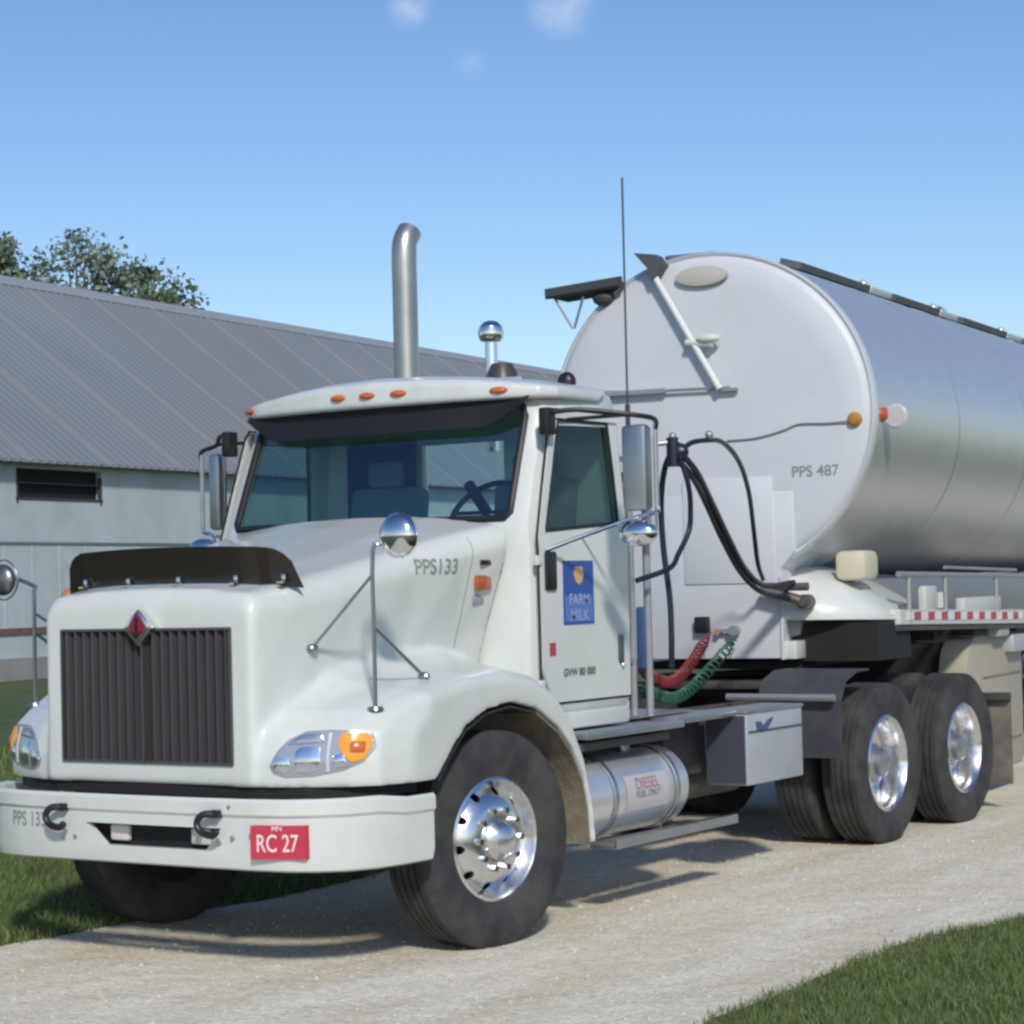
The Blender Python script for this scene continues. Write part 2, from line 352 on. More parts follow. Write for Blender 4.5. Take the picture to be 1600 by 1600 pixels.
# ------------------------------------------------------------------ barn
PB = R(6.3)
barn = thing('barn', 'long white barn with grey corrugated metal roof behind the truck', 'barn', (-26.896, 23.545, 0), PB)
y0, y1 = -22, 62
wallm = mat('barn_wall_sheet', (.47, .53, .55), .55, var=.06, vscale=.6, dirt=(.27, .29, .27), damt=.45, dscale=.8)
def roof_mat():
    m = mat('corrugated_roof', (.205, .228, .25), .65, .0, var=.1, vscale=.25, dirt=(.16, .165, .175), damt=.5, dscale=.12); return m
roofm = roof_mat(); seamm = mat('roof_seam', (.28, .305, .33), .5)
def wall_panel(poly_holes=True):
    g = MB()
    # front wall in strips around the vent window (y .62..3.5, z 3.8..4.42)
    for (a, b, z0, z1) in ((y0, y1, .46, .95), (y0, .62, 2.88, 4.72), (3.5, y1, 2.88, 4.72), (.62, 3.5, 2.88, 3.8), (.62, 3.5, 4.44, 4.72), (y0, y1, .95, 2.84)):
        g.box((-.1, (a + b) / 2, (z0 + z1) / 2), (.2, b - a, z1 - z0 - .001))
    g.box((-.11, (y0 + y1) / 2, 2.86), (.18, y1 - y0, .039))
    g.box((-13.2, (y0 + y1) / 2, 2.66), (.2, y1 - y0, 4.4))
    for yy in (y0 + .1, y1 - .1): g.prism([(-.201, .46), (-.201, 4.7), (-6.65, 9.7), (-13.099, 4.7), (-13.099, .46)], yy - .1, yy + .1, 'Y')
    return g
wall_panel().build('wall', wallm, barn, smooth=0)
g = MB()
# fine vertical ribs on the cladding
for y in np.arange(y0 + .3, 22, .3): g.box((.006, y, 1.9), (.012, .03, 1.84)) if abs(y % .9) < .3 else None
g.build('cladding_rib', wallm, barn, smooth=0)
MB().box((.012, (y0 + y1) / 2, 2.86), (.03, y1 - y0, .05)).build('wall_seam', mat('seam_dark', (.14, .17, .18), .7), barn, smooth=0)
MB().box((.02, (y0 + y1) / 2, 1.02), (.05, y1 - y0, .13)).build('wall_trim', mat('rust_trim', (.17, .10, .09), .7, var=.2), barn, smooth=0)['label'] = 'reddish brown trim board low on the wall'
MB().box((-.05, (y0 + y1) / 2, .23), (.34, y1 - y0, .46)).build('foundation', mat('concrete', (.27, .27, .26), .9, var=.15, vscale=2, bump=.2), barn, smooth=0)
w = MB().box((-.16, 2.06, 4.12), (.04, 2.86, .62)).build('window', mat('vent_dark', (.012, .012, .014), .8), barn, smooth=0)
g = MB()
for (c, d) in (((-.03, 2.06, 4.135), (.09, 2.88, .025)), ((-.03, 2.06, 3.80), (.10, 2.92, .05)), ((-.03, .645, 4.0), (.09, .05, .6)), ((-.03, 3.475, 4.0), (.09, .05, .6))): g.box(c, d)
g.build('frame', mat('frame_dark', (.05, .05, .06), .7), w, smooth=0)
# roof: corrugated slopes
def slope(sign):
    g = MB(); rows = []
    prof = []
    for y in np.arange(y0 - .4, y1 + .4, .3): prof += [(y, 0), (y + .2, 0), (y + .225, .018), (y + .275, .018)]
    for t in (0, .33, .66, 1):
        x = -6.65 + sign * 7.0 * t; z = 9.84 - 5.3 * t
        rows.append([(x, y, z + h) for y, h in prof])
    g.grid(rows); return g
slope(1).build('roof', roofm, barn, smooth=0, solid=.02); slope(-1).build('roof', roofm, barn, smooth=0, solid=.02)
g = MB(); nrm = Vector((5.3, 0, 7.0)).normalized()
for i, y in enumerate(np.arange(y0 + 1.1, y1, 2.7)):
    a = Vector((-6.65, y, 9.84)) + nrm * .02; b = Vector((.35, y, 4.54)) + nrm * .02
    for off in ((0,) if i % 2 else (0,)): g.tube([a, b], .014, 4)
g.build('roof_seam', seamm, barn, smooth=0)
MB().prism([(-6.95, 9.64), (-6.65, 9.92), (-6.35, 9.64), (-6.65, 9.86)], y0 - .4, y1 + .4, 'Y').build('ridge_cap', seamm, barn, smooth=0)
MB().box((.28, (y0 + y1) / 2, 4.56), (.04, y1 - y0 + .6, .07)).build('eave_board', mat('eave_board', (.10, .11, .12), .7), barn, smooth=0)

# ------------------------------------------------------------------ trees beyond the barn
bark = mat('bark', (.10, .08, .06), .9, var=.3); 
def leaf_mat(nm, c0, c1):
    m = bpy.data.materials.new(nm); m.use_nodes = True; N = m.node_tree; b = N.nodes['Principled BSDF']; L = N.links.new
    gi = N.nodes.new('ShaderNodeNewGeometry'); r = N.nodes.new('ShaderNodeValToRGB'); r.color_ramp.elements[0].color = (*c0, 1); r.color_ramp.elements[1].color = (*c1, 1)
    L(gi.outputs['Random Per Island'], r.inputs[0]); L(r.outputs[0], b.inputs['Base Color']); b.inputs['Roughness'].default_value = .6
    t = N.nodes.new('ShaderNodeBsdfTranslucent'); L(r.outputs[0], t.inputs[0]); x = N.nodes.new('ShaderNodeMixShader'); x.inputs[0].default_value = .25
    L(b.outputs[0], x.inputs[1]); L(t.outputs[0], x.inputs[2]); L(x.outputs[0], N.nodes['Material Output'].inputs[0]); return m
lm1 = leaf_mat('leaves_green', (.09, .135, .075), (.19, .25, .14)); lm2 = leaf_mat('leaves_grey_green', (.15, .205, .16), (.28, .34, .26))
def tree(x, y, top, spread, label, nclump, lm, dens=1.0, seed=1, zc=None):
    r = np.random.default_rng(seed)
    t = thing('broadleaf_tree', label, 'tree', (x, y, 0), 0, 'trees behind the barn')
    g = MB(); hb = top * .42
    g.tube(smooth_path([(0, 0, 0), (.15, .1, hb * .5), (0, .1, hb), (.2, 0, top * .75)], 4), list(np.linspace(.38, .10, 13)), 8)
    lv = []; 
    for i in range(nclump):
        a = r.uniform(0, 6.28); rr = spread * math.sqrt(r.uniform(.02, 1)); z = hb + (top - hb) * r.uniform(.15, 1) 
        lim = spread * math.sqrt(max(.06, 1 - ((z - hb) / (top - hb)) ** 2.2)); rr = min(rr, lim)
        c = np.array([rr * math.cos(a), rr * math.sin(a), z])
        s0 = Vector((.1, .05, hb + (z - hb) * .35)); g.tube([s0, (s0 + Vector(c)) / 2 + Vector((0, 0, .3)), Vector(c)], [.09, .05, .02], 5)
        m = int(r.uniform(60, 130) * dens); rad = r.uniform(.45, .95)
        p = r.normal(0, 1, (m, 3)); p /= np.linalg.norm(p, axis=1)[:, None]; p *= (r.uniform(0, 1, (m, 1)) ** .5) * rad * np.array([1.15, 1.15, .75]); p += c
        d1 = r.normal(0, 1, (m, 3)); d1 /= np.linalg.norm(d1, axis=1)[:, None]; d2 = np.cross(d1, r.normal(0, 1, (m, 3))); d2 /= np.linalg.norm(d2, axis=1)[:, None]
        sz = r.uniform(.07, .15, (m, 1)); lv.append(np.stack([p - d1 * sz, p + d2 * sz * .6, p + d1 * sz, p - d2 * sz * .6], 1))
    g.build('trunk', bark, t)
    V = np.concatenate(lv).reshape(-1, 3); n = len(V) // 4
    me = bpy.data.meshes.new('crown'); me.from_pydata(V.tolist(), [], np.arange(n * 4).reshape(-1, 4).tolist()); link('crown', me, lm, t, smooth=0)
tree(-49.5, 43.3, 14.6, 3.4, 'leftmost tree, airy green crown cut by the picture edge above the barn ridge', 62, lm1, 1.1, 3)
tree(-46.1, 45.6, 13.9, 2.5, 'tallest middle tree with sparse open crown above the barn ridge', 38, lm2, .9, 8)
tree(-43.9, 46.8, 12.8, 2.1, 'rightmost low round green tree peeking over the barn ridge', 44, lm1, 1.0, 12)
tree(-45.1, 46.2, 13.2, 1.9, 'small sparse tree between the tallest tree and the rightmost round one', 30, lm2, .9, 33)
tree(-47.8, 44.4, 13.6, 2.4, 'pale grey-green tree filling the gap between the leftmost and tallest trees', 40, lm2, .9, 21)

# ------------------------------------------------------------------ tractor unit
TR = thing('tractor_truck', 'white day cab truck tractor with black hood deflector, parked on the gravel drive', 'truck')

# --- hood (voxel-blended solid)
def body_section(y, hwb, hwt, zb, zt, r, cr=.03):
    pts = []
    n = 6
    right = [(hwb, zb), (hwb * .5 + hwt * .5, (zb + zt) / 2)]
    for k in range(n + 1):
        a = math.pi / 2 * k / n; right.append((hwt - r + r * math.cos(a), zt - r + r * math.sin(a)))
    right += [(hwt * .5, zt + cr * .75)]
    l = [(x, y, z) for x, z in right] + [(0, y, zt + cr)] + [(-x, y, z) for x, z in right[::-1]]
    return l
g = MB()
g.loft([body_section(*a) for a in (
    (-1.155, .635, .635, .85, 1.665, .06, .02), (-1.12, .65, .655, .85, 1.725, .09, .03), (-.9, .66, .70, .85, 1.765, .11, .03), (-.55, .64, .745, .85, 1.83, .12, .035),
    (-.1, .64, .80, .9, 1.925, .12, .04), (.25, .64, .87, .95, 2.0, .12, .05), (.52, .64, .945, .95, 2.05, .12, .06))])
cx, cz = .13, .52
top = [(0, .848), (0, .98), (.03, 1.10), (.15, 1.185)]
topc = [(-.6, 1.27), (-.25, 1.335), (.1, 1.35), (.35, 1.305), (.55, 1.21), (.70, 1.06), (.82, .86), (.89, .63), (.92, .40)]
arch = [(.84, .40), (.825, .58), (.78, .74), (.685, .885), (.55, 1.01), (.35, 1.12), (.12, 1.165), (-.1, 1.14), (-.28, 1.07), (-.42, .95), (-.515, .848)]
yfx = [(.5, -1.145), (.62, -1.14), (.75, -1.115), (.9, -1.055), (1.05, -.985), (1.15, -.89), (1.205, -.70)]
dzx = {.5: .26, .62: .17, .75: .07, .9: .015, 1.05: 0, 1.15: -.02, 1.205: -.06}
def fender_loop(x, yf, sx):
    L = [(yf + a, b - (0 if x < 1.1 or b < 1 else .01)) for a, b in top]; dz = dzx[x]
    for (a, b) in topc:
        d = math.hypot(a - cx, b - cz); k = dz if a < .5 else dz * (1 if dz < 0 else max(0, 1 - (a - .5) * 3))
        L.append((a + (a - cx) / d * k, b + (b - cz) / d * k))
    L += arch
    return [(sx * x, a, b) for a, b in L]
for sx in (1, -1): g.loft([fender_loop(x, yf, sx) for x, yf in yfx])
h = g.build('hood', white, TR, smooth=0)
def apply_voxel(o, vox, it, cutters=()):
    m = o.modifiers.new('r', 'REMESH'); m.mode = 'VOXEL'; m.voxel_size = vox; m.use_smooth_shade = True
    s = o.modifiers.new('s', 'SMOOTH'); s.factor = .5; s.iterations = it
    for c in cutters: boolean(o, c)
cut = MB().box((0, -1.2, 1.2575), (1.06, .19, .627)).build('c', None)
apply_voxel(h, .016, 9, [cut])
me = baked(h); bpy.data.objects.remove(cut)
hood = link('hood', me, white, TR, smooth=38)
hb = BVHTree.FromPolygons([v.co[:] for v in me.vertices], [p.vertices[:] for p in me.polygons])
def hit(o, d, default=None):
    r = hb.ray_cast(Vector(o), Vector(d).normalized()); return (r[0], r[1]) if r[0] else default
# wheel well liners
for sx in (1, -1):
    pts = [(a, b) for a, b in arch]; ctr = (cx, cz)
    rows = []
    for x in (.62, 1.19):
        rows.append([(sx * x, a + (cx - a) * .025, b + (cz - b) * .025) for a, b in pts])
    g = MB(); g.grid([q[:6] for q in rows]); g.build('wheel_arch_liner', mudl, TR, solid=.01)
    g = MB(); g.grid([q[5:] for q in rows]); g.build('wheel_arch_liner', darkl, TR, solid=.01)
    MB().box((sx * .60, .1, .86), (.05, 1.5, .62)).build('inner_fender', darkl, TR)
    # mud flap panel under rear of arch
# added black strip standing in for the dark bumper-to-hood gap
MB().loft([[(x, y, z) for x, y in [(1.14, -.60), (1.11, -.82), (1.02, -.95), (.86, -1.06), (.6, -1.12), (0, -1.14), (-.6, -1.12), (-.86, -1.06), (-1.02, -.95), (-1.11, -.82), (-1.14, -.60)]] for z in (.80, .872)]).build('dark_gap_strip', deepb, TR, smooth=0)

# --- grille
g = MB().box((0, -1.118, 1.2575), (1.05, .02, .62))
gr = g.build('grille', dgrille, TR, smooth=0)
g = MB()
for i in range(19):
    x = -.495 + i * .055
    if abs(x) < .02: continue
    g.prism([(x - .017, -1.132), (x, -1.165), (x + .017, -1.132)], .95, 1.565, 'Z')
g.build('grille_bar', mat('grille_bar', (.11, .11, .12), .3, .6), gr, smooth=0)
g = MB()
g.prism([(-.006, -1.13), (-.006, -1.175), (.006, -1.175), (.006, -1.13)], .95, 1.50, 'Z')
for (c, d) in (((0, -1.15, .9505), (1.06, .03, .012)), ((0, -1.15, 1.5655), (1.06, .03, .012)), ((-.525, -1.15, 1.258), (.012, .03, .60)), ((.525, -1.15, 1.258), (.012, .03, .60))): g.box(c, d)
g.build('grille_frame', mat('grille_surround', (.16, .16, .17), .3, .7), gr, smooth=0)
# emblem: diamond badge
em = MB().prism([(-.088, 1.575), (0, 1.487), (.088, 1.575), (.03, 1.635), (0, 1.66), (-.03, 1.635)], -1.20, -1.168, 'Y').build('emblem', chrome, TR, bev=.004)
MB().prism([(-.055, 1.580), (0, 1.518), (.055, 1.580), (0, 1.648)], -1.206, -1.2, 'Y').build('emblem_field', mat('emblem_red', (.20, .015, .04), .3, coat=.4), em, smooth=0)
g = MB().box((0, -1.209, 1.565), (.014, .005, .055)); g.prism([(-.012, 1.608), (0, 1.596), (.012, 1.608), (0, 1.622)], -1.211, -1.2065, 'Y')
g.prism([(-.040, 1.560), (-.030, 1.560), (0, 1.531), (.030, 1.560), (.040, 1.560), (0, 1.520)], -1.2105, -1.2065, 'Y'); g.build('emblem_mark', mat('emblem_black', (.01, .01, .012), .3), em, smooth=0)

# --- bug deflector
def bd(x, z):  # curved plate, follows the hood front
    a = abs(x) / .73; return Vector((x, -1.02 + .10 * a ** 2 + (z - 1.76) * -.25 + (.03 if a > .8 else 0), z))
rows = []
N = 40
for i in range(N + 1):
    x = -.735 + 1.47 * i / N; a = abs(x) / .735
    zb = 1.775 - .035 * a ** 3; zt = 1.945 - .02 * a ** 2 
    if a > .78: zt = zb + (1.93 - zb) * math.sqrt(max(0, 1 - ((a - .78) / .22) ** 2.0))
    rows.append([bd(x, zb + (zt - zb) * t) for t in (0, .33, .66, 1)])
MB().grid(rows).build('bug_deflector', mat('smoked_acrylic', (.022, .018, .015), .22), TR, solid=.006)
g = MB()
for x in (-.52, -.2, .12, .44, .66):
    p = bd(x, 1.80); g = MB().box((p.x, p.y - .012, 1.785), (.022, .02, .045), bev=.004); g.box((p.x, p.y - .026, 1.768), (.03, .05, .010)); g.build('deflector_clip', chrome, TR)

MB().sphere((-.79, -.80, 1.725), .05, (1.1, 1.6, .95), 16).build('hood_lamp', mat('faded_amber', (.42, .19, .10), .4), TR)
MB().box((-.765, -.80, 1.70), (.06, .06, .05), bev=.01).build('lamp_bracket', white, TR)
# --- headlights wrapped on the fender front
def wrap(outline, nx, ny, off, direction, origin, name, m, parent, thick=.0):
    """closed outline polygon (x,z), projected along +Y on the hood; filled by a clipped grid"""
    xs = [p[0] for p in outline]; zs = [p[1] for p in outline]
    def zr(x):
        c = []
        for i in range(len(outline)):
            (xa, za), (xb, zb) = outline[i], outline[(i + 1) % len(outline)]
            if (xa - x) * (xb - x) <= 0 and xa != xb: c.append(za + (zb - za) * (x - xa) / (xb - xa))
        return (min(c), max(c)) if c else None
    rows = []
    for i in range(nx + 1):
        x = min(xs) + (max(xs) - min(xs)) * (.002 + .996 * i / nx); lo, hi = zr(x)
        row = []
        for j in range(ny + 1):
            z = lo + (hi - lo) * j / ny; sx = 1 if x > 0 else -1
            r = hit((x, -3, z), (0, 1, 0))
            p = r[0] if r else Vector((x, -.7, z))
            nn = r[1] if r else Vector((0, -1, 0))
            o = off * (math.sin(math.pi * (.05 + .9 * i / nx)) ** .5 * .6 + .4) * (.75 + .25 * math.sin(math.pi * j / ny))
            row.append(p + nn * o)
        rows.append(row)
    g = MB(); g.grid(rows); return g.build(name, m, parent, smooth=40, solid=thick)
whitelamp = mat('lamp_reflector', (.75, .78, .84), .15, 1)
hl_grey = mat('lamp_housing', (.42, .45, .50), .25, .5)
for sx in (1, -1):
    ol = [(.725, .915), (.710, .945), (.735, 1.0), (.785, 1.06), (.86, 1.098), (.97, 1.102), (1.085, 1.095), (1.13, 1.08), (1.135, 1.02), (1.10, .96), (1.03, .925), (.9, .90), (.78, .895)]
    hlh = wrap([(sx * a, b) for a, b in ol], 26, 8, .006, None, None, 'headlight', hl_grey, TR, .004)
    def sub(pts, nm, m, o, th=.003): return wrap([(sx * a, b) for a, b in pts], 40, 6, o, None, None, nm, m, hlh, th)
    sub([(.74, .925), (.727, .945), (.745, .985), (.80, .985), (.81, .93), (.78, .912)], 'reflector', whitelamp, .012)
    sub([(.825, .92), (.825, 1.01), (.85, 1.03), (.93, 1.03), (.94, .93), (.88, .915)], 'reflector', whitelamp, .013)
    sub([(.79, 1.04), (.84, 1.082), (.93, 1.086), (.945, 1.05), (.86, 1.043)], 'lamp_trim', mat('trim_pale', (.5, .53, .58), .2, .8), .013)
    sub([(.955, .92), (.955, 1.088), (.972, 1.088), (.972, .92)], 'lamp_divider', mat('divider', (.55, .56, .62), .3), .015)
    sub([(.99, .935), (.985, .99), (1.03, 1.0), (1.05, .945)], 'reflector', whitelamp, .013)
    sub([(1.03, .99), (1.0, 1.035), (1.01, 1.086), (1.10, 1.086), (1.122, 1.06), (1.12, 1.02), (1.10, .975), (1.06, .96)], 'turn_signal', amber, .016)
    sub([(1.05, 1.0), (1.045, 1.05), (1.10, 1.05), (1.10, 1.0)], 'turn_signal_bulb', orange, .024)

# --- bumper
def byf(x, k=0):
    a = abs(x); return -1.285 + .03 * (a / .8) ** 2 if a < .8 else None
half = [(0, -1.285), (.4, -1.28), (.7, -1.262), (.88, -1.225), (1.0, -1.16), (1.10, -1.06), (1.165, -.92), (1.195, -.75), (1.205, -.56)]
full = [(-a, b) for a, b in half[:0:-1]] + half
def sec(px, py, tx):
    return [(px, py, z) for z in ()]
loops = []
for i, (x, y) in enumerate(full):
    t = Vector((full[min(i + 1, len(full) - 1)][0] - full[max(i - 1, 0)][0], full[min(i + 1, len(full) - 1)][1] - full[max(i - 1, 0)][1], 0)).normalized()
    nrm_ = Vector((t.y, -t.x, 0))  # outward
    e = abs(x) > 1.0
    zt = .812 - (.02 if abs(x) > 1.19 else 0); zbm = .495 - .012 * (abs(x) / 1.2) ** 2
    pr = [(-.03, zt - .01), (.0, zt), (.012, zt - .015), (.012, zt - .07), (.0, zt - .085), (0, zbm + .06), (-.012, zbm + .01), (-.03, zbm), (-.036, zbm), (-.036, zt - .02)]
    loops.append([(x + nrm_.x * a, y + nrm_.y * a, z) for a, z in pr])
bo = MB().loft(loops).build('bumper', white, TR, smooth=50)
c1 = MB().prism([(-.275, .678), (.545, .678), (.46, .578), (-.155, .578)], -1.4, -1.1, 'Y').build('c', None)
boolean(bo, c1); me = baked(bo); bpy.data.objects.remove(c1)
bumper = link('bumper', me, white, TR, smooth=35)
MB().prism([(-.30, .70), (.57, .70), (.50, .56), (-.2, .56)], -1.20, -1.195, 'Y').build('bumper_recess', deepb, bumper, smooth=0)
for x in (-.11, .385): 
    MB().box((x, -1.215, .630), (.115, .03, .075), bev=.012).build('fog_lamp', mat('fog_lamp_lens', (.62, .60, .56), .25), bumper)
for sx in (-.42, .515):  # tow hooks
    th = MB().tube(smooth_path([(sx + .03, -1.30, .745), (sx - .025, -1.33, .742), (sx - .055, -1.335, .705), (sx - .03, -1.335, .665), (sx + .03, -1.33, .652), (sx + .055, -1.33, .672)], 4), .0165, 8)
    th.box((sx + .02, -1.295, .745), (.05, .05, .035), bev=.006); th.build('tow_hook', black, TR)
for x, z in ((-.34, .765), (-.335, .610), (-.41, .60), (.60, .775), (.615, .64), (.54, .615), (.72, .655)): MB().lathe([(0, -.008), (.010, -.006), (.010, .02)], (x, -1.285 + .02 * (abs(x) / .8) ** 2 - .003, z), 'Y', 10).build('bolt', steel, bumper)
pl = MB().box((.85, 0, 0), (.24, .008, .148), bev=.002)
pl.v = [(x, -1.236 + (x - .85) * .36 , z + .625) for x, y, z in pl.v]
pl.v = [(x, y - (.008 if i % 2 else 0) * 0, z) for i, (x, y, z) in enumerate(pl.v)]
P0 = (.888, -1.236)
lp = pl.build('licence_plate', plate, TR, smooth=0)
pl2 = MB().box((.85, 0, 0), (.24, .03, .148)); pl2.v = [(x, -1.236 + (x - .85) * .36 + y + .004, z + .625) for x, y, z in pl2.v]
lp.data = pl2.build('x', plate).data; bpy.data.objects.remove(bpy.data.objects['x'])
me = text_mesh('RC 27', .108, lambda x, y: Vector((.85 + x, -1.2535 + x * .36, .618 + y)), stretch=.66)
link('plate_characters', me, platew, lp, smooth=0)
me = text_mesh('MN', .03, lambda x, y: Vector((.85 + x, -1.2535 + x * .36, .686 + y)))
link('plate_state', me, platew, lp, smooth=0)
bbv = BVHTree.FromPolygons([v.co[:] for v in bumper.data.vertices], [p.vertices[:] for p in bumper.data.polygons])
def onbump(x, y):
    r = bbv.ray_cast(Vector((x, -3, y)), Vector((0, 1, 0)))
    return r[0] + Vector((0, -.0025, 0)) if r[0] else Vector((x, -1.29, y))
me = text_mesh('PPS 133', .095, lambda x, y: onbump(-.66 + x, .675 + y), stretch=.80); link('fleet_number', me, txtg, bumper, smooth=0)

# --- cab shell
def hw(z): return float(np.interp(z, [.95, 1.12, 1.9, 2.65, 2.76], [1.02, 1.055, 1.06, 1.015, .97]))
def cab_loop(z, yf, w, inset=0, bow=.09, yb=1.555):
    w = w - inset; h = [(0, yf - bow), (.4, yf - bow * .8), (.72, yf - bow * .35), (w - .12, yf + .0), (w - .055, yf + .035), (w - .01, yf + .12), (w, yf + .26), (w, yb - .08), (w - .03, yb - .02), (w - .1, yb), (.4, yb)]
    return [(x, y, z) for x, y in h] + [(0, yb, z)] + [(-x, y, z) for x, y in h[:0:-1]]
def yfz(z): return float(np.interp(z, [.9, 2.05, 2.69, 2.76], [.56, .575, .825, .86]))
g = MB()
lv = [(.98, .62, .98), (1.03, .60, 1.03)] + [(z, yfz(z), hw(z)) for z in (1.12, 1.5, 1.9, 2.05, 2.2, 2.4, 2.6, 2.69)]
loops = [cab_loop(z, yf, w) for z, yf, w in lv]
loops += [cab_loop(2.735, .86, .985, yb=1.545), cab_loop(2.79, .93, .90, bow=.11, yb=1.50), cab_loop(2.835, 1.05, .65, bow=.1, yb=1.40), cab_loop(2.85, 1.2, .3, bow=.02, yb=1.3)]
shell = g.loft(loops).build('cab', white, TR, smooth=0)
bmx = bmesh.new(); bmx.from_mesh(shell.data); inner = bmx.copy()
inner.free(); bmx.free()
sol = shell.modifiers.new('sol', 'SOLIDIFY'); sol.thickness = .035; sol.offset = -1
wsp = [(-.905, 2.10), (-.88, 2.07), (.88, 2.07), (.905, 2.10), (.885, 2.60), (.86, 2.655), (-.86, 2.655), (-.885, 2.60)]
swp = [(.66, 1.995), (1.415, 2.045), (1.425, 2.08), (1.395, 2.54), (1.37, 2.562), (.86, 2.55), (.83, 2.535)]
c = MB().prism(wsp, .1, 1.0, 'Y').build('c', None); d = MB().prism(swp, -1.3, 1.3, 'X').build('d', None)
e = MB().prism([(-.30, 2.10), (.26, 2.10), (.26, 2.54), (-.30, 2.54)], 1.4, 1.7, 'Y').build('e', None)
for k in (c, d, e): boolean(shell, k)
me = baked(shell)
for k in (c, d, e): bpy.data.objects.remove(k)
cab = link('cab', me, white, TR, smooth=33)
# windscreen surface
def ws(x, z, off=0):
    yf = yfz(z); w = hw(z); a = abs(x)
    b = .09
    y = np.interp(a, [0, .4, .72, w - .12, w - .055], [yf - b, yf - b * .8, yf - b * .35, yf, yf + .035])
    return Vector((x, float(y) - off, z))
rows = [[ws(x, z, -.012) for x in np.linspace(-.925, .925, 25)] for z in np.linspace(2.055, 2.67, 8)]
wsg = MB().grid(rows).build('windscreen', wglass, TR)
def outline_path(poly, f, n=6):
    o = []
    for i in range(len(poly)):
        a, b = poly[i], poly[(i + 1) % len(poly)]
        m = max(1, int(math.hypot(a[0] - b[0], a[1] - b[1]) / .08))
        o += [f(a[0] + (b[0] - a[0]) * k / m, a[1] + (b[1] - a[1]) * k / m) for k in range(m)]
    return o + [o[0]]
MB().tube(outline_path(wsp, lambda x, z: ws(x, z, .002)), .020, 8).build('windscreen_seal', black, TR)
# exterior sun visor under the brow
rows = []
for i in range(31):
    x = -.93 + 1.86 * i / 30; a = abs(x) / .93
    zt = 2.705; zb = 2.55 + .12 * max(0, (a - .72) / .28) ** 1.6 * 1.1
    yb = float(ws(min(max(x, -.9), .9), 2.60).y)
    rows.append([Vector((x, yb - .02, zt)), Vector((x, yb - .045, (zt + zb) / 2 + .01)), Vector((x, yb - .07, zb))])
MB().grid(rows).build('sun_visor', mat('visor_black', (.010, .010, .011), .5), TR, solid=.008)
# brow / roof cap
g = MB()
def brow(x0, z, inset): return [(x, y, z) for x, y in x0]
hb_ = [(0, .605), (.35, .622), (.62, .66), (.85, .715), (.98, .775), (1.035, .87), (1.04, 1.0)]
def br(z, ins, yb=1.35, lift=0):
    h = [(max(0, x - ins * (x / 1.04)), y + ins * 1.1) for x, y in hb_] + [(1.02 - ins, yb)]
    return [(x, y, z + lift * (1 - (x / 1.04) ** 2)) for x, y in h] + [(-x, y, z + lift * (1 - (x / 1.04) ** 2)) for x, y in h[::-1] if x > 0]
g.loft([br(2.692, .012, 1.30, .0), br(2.70, 0, 1.32, .01), br(2.742, .0, 1.38, .055), br(2.757, .02, 1.42, .07), br(2.768, .10, 1.44, .085), br(2.775, .30, 1.3, .085), br(2.78, .6, 1.2, .08)])
o = g.build('roof_cap', white, TR, smooth=0)
apply_voxel(o, .012, 2); me = baked(o); rc = link('roof_cap', me, white, TR, smooth=60)
rb = BVHTree.FromPolygons([v.co[:] for v in me.vertices], [p.vertices[:] for p in me.polygons])
for x in (-.93, -.20, 0, .20, .78):
    z = 2.755 if abs(x) < .5 else 2.737
    r = rb.ray_cast(Vector((x, -1, z)), Vector((0, 1, 0))); p = r[0] if r[0] else Vector((x, .7, z)); nn = r[1] if r[0] else Vector((0, -1, 0))
    q = nn.to_track_quat('Y', 'Z').to_matrix()
    g = MB().sphere((0, 0, 0), .5, (.105, .05, .038), 16); g.v = [tuple(q @ Vector(v) + p) for v in g.v]
    g.build('marker_lamp', orange, TR)
# doors
def sx_pt(x_s, y, z, off): return (x_s * (hw(z) + off), y, z)
def door_panel(s):
    g = MB(); zs = [1.125, 1.3, 1.6, 1.9, 1.97]
    yb_ = lambda z: 1.49
    yf_ = lambda z: float(np.interp(z, [1.12, 1.22, 1.97, 2.60], [.72, .62, .61, .83]))
    g.grid([[sx_pt(s, yf_(z) + (yb_(z) - yf_(z)) * t, z, .006) for t in (0, .03, .5, .97, 1)] for z in zs])
    def strip(A, B): g.grid([[sx_pt(s, a[0], a[1], .006), sx_pt(s, b[0], b[1], .006)] for a, b in zip(A, B)])
    strip([(.61, 1.97), (.72, 2.28), (.82, 2.585)], [(.675, 1.97), (.785, 2.28), (.875, 2.585)])
    strip([(.675, 1.97), (1.41, 1.97)], [(.675, 2.0), (1.41, 2.05)])
    strip([(1.41, 1.97), (1.395, 2.3), (1.37, 2.585)], [(1.49, 1.97), (1.48, 2.3), (1.46, 2.585)])
    strip([(.82, 2.585), (1.46, 2.585)], [(.84, 2.625), (1.45, 2.625)])
    return g.build('door', white, TR, smooth=20, solid=.012)
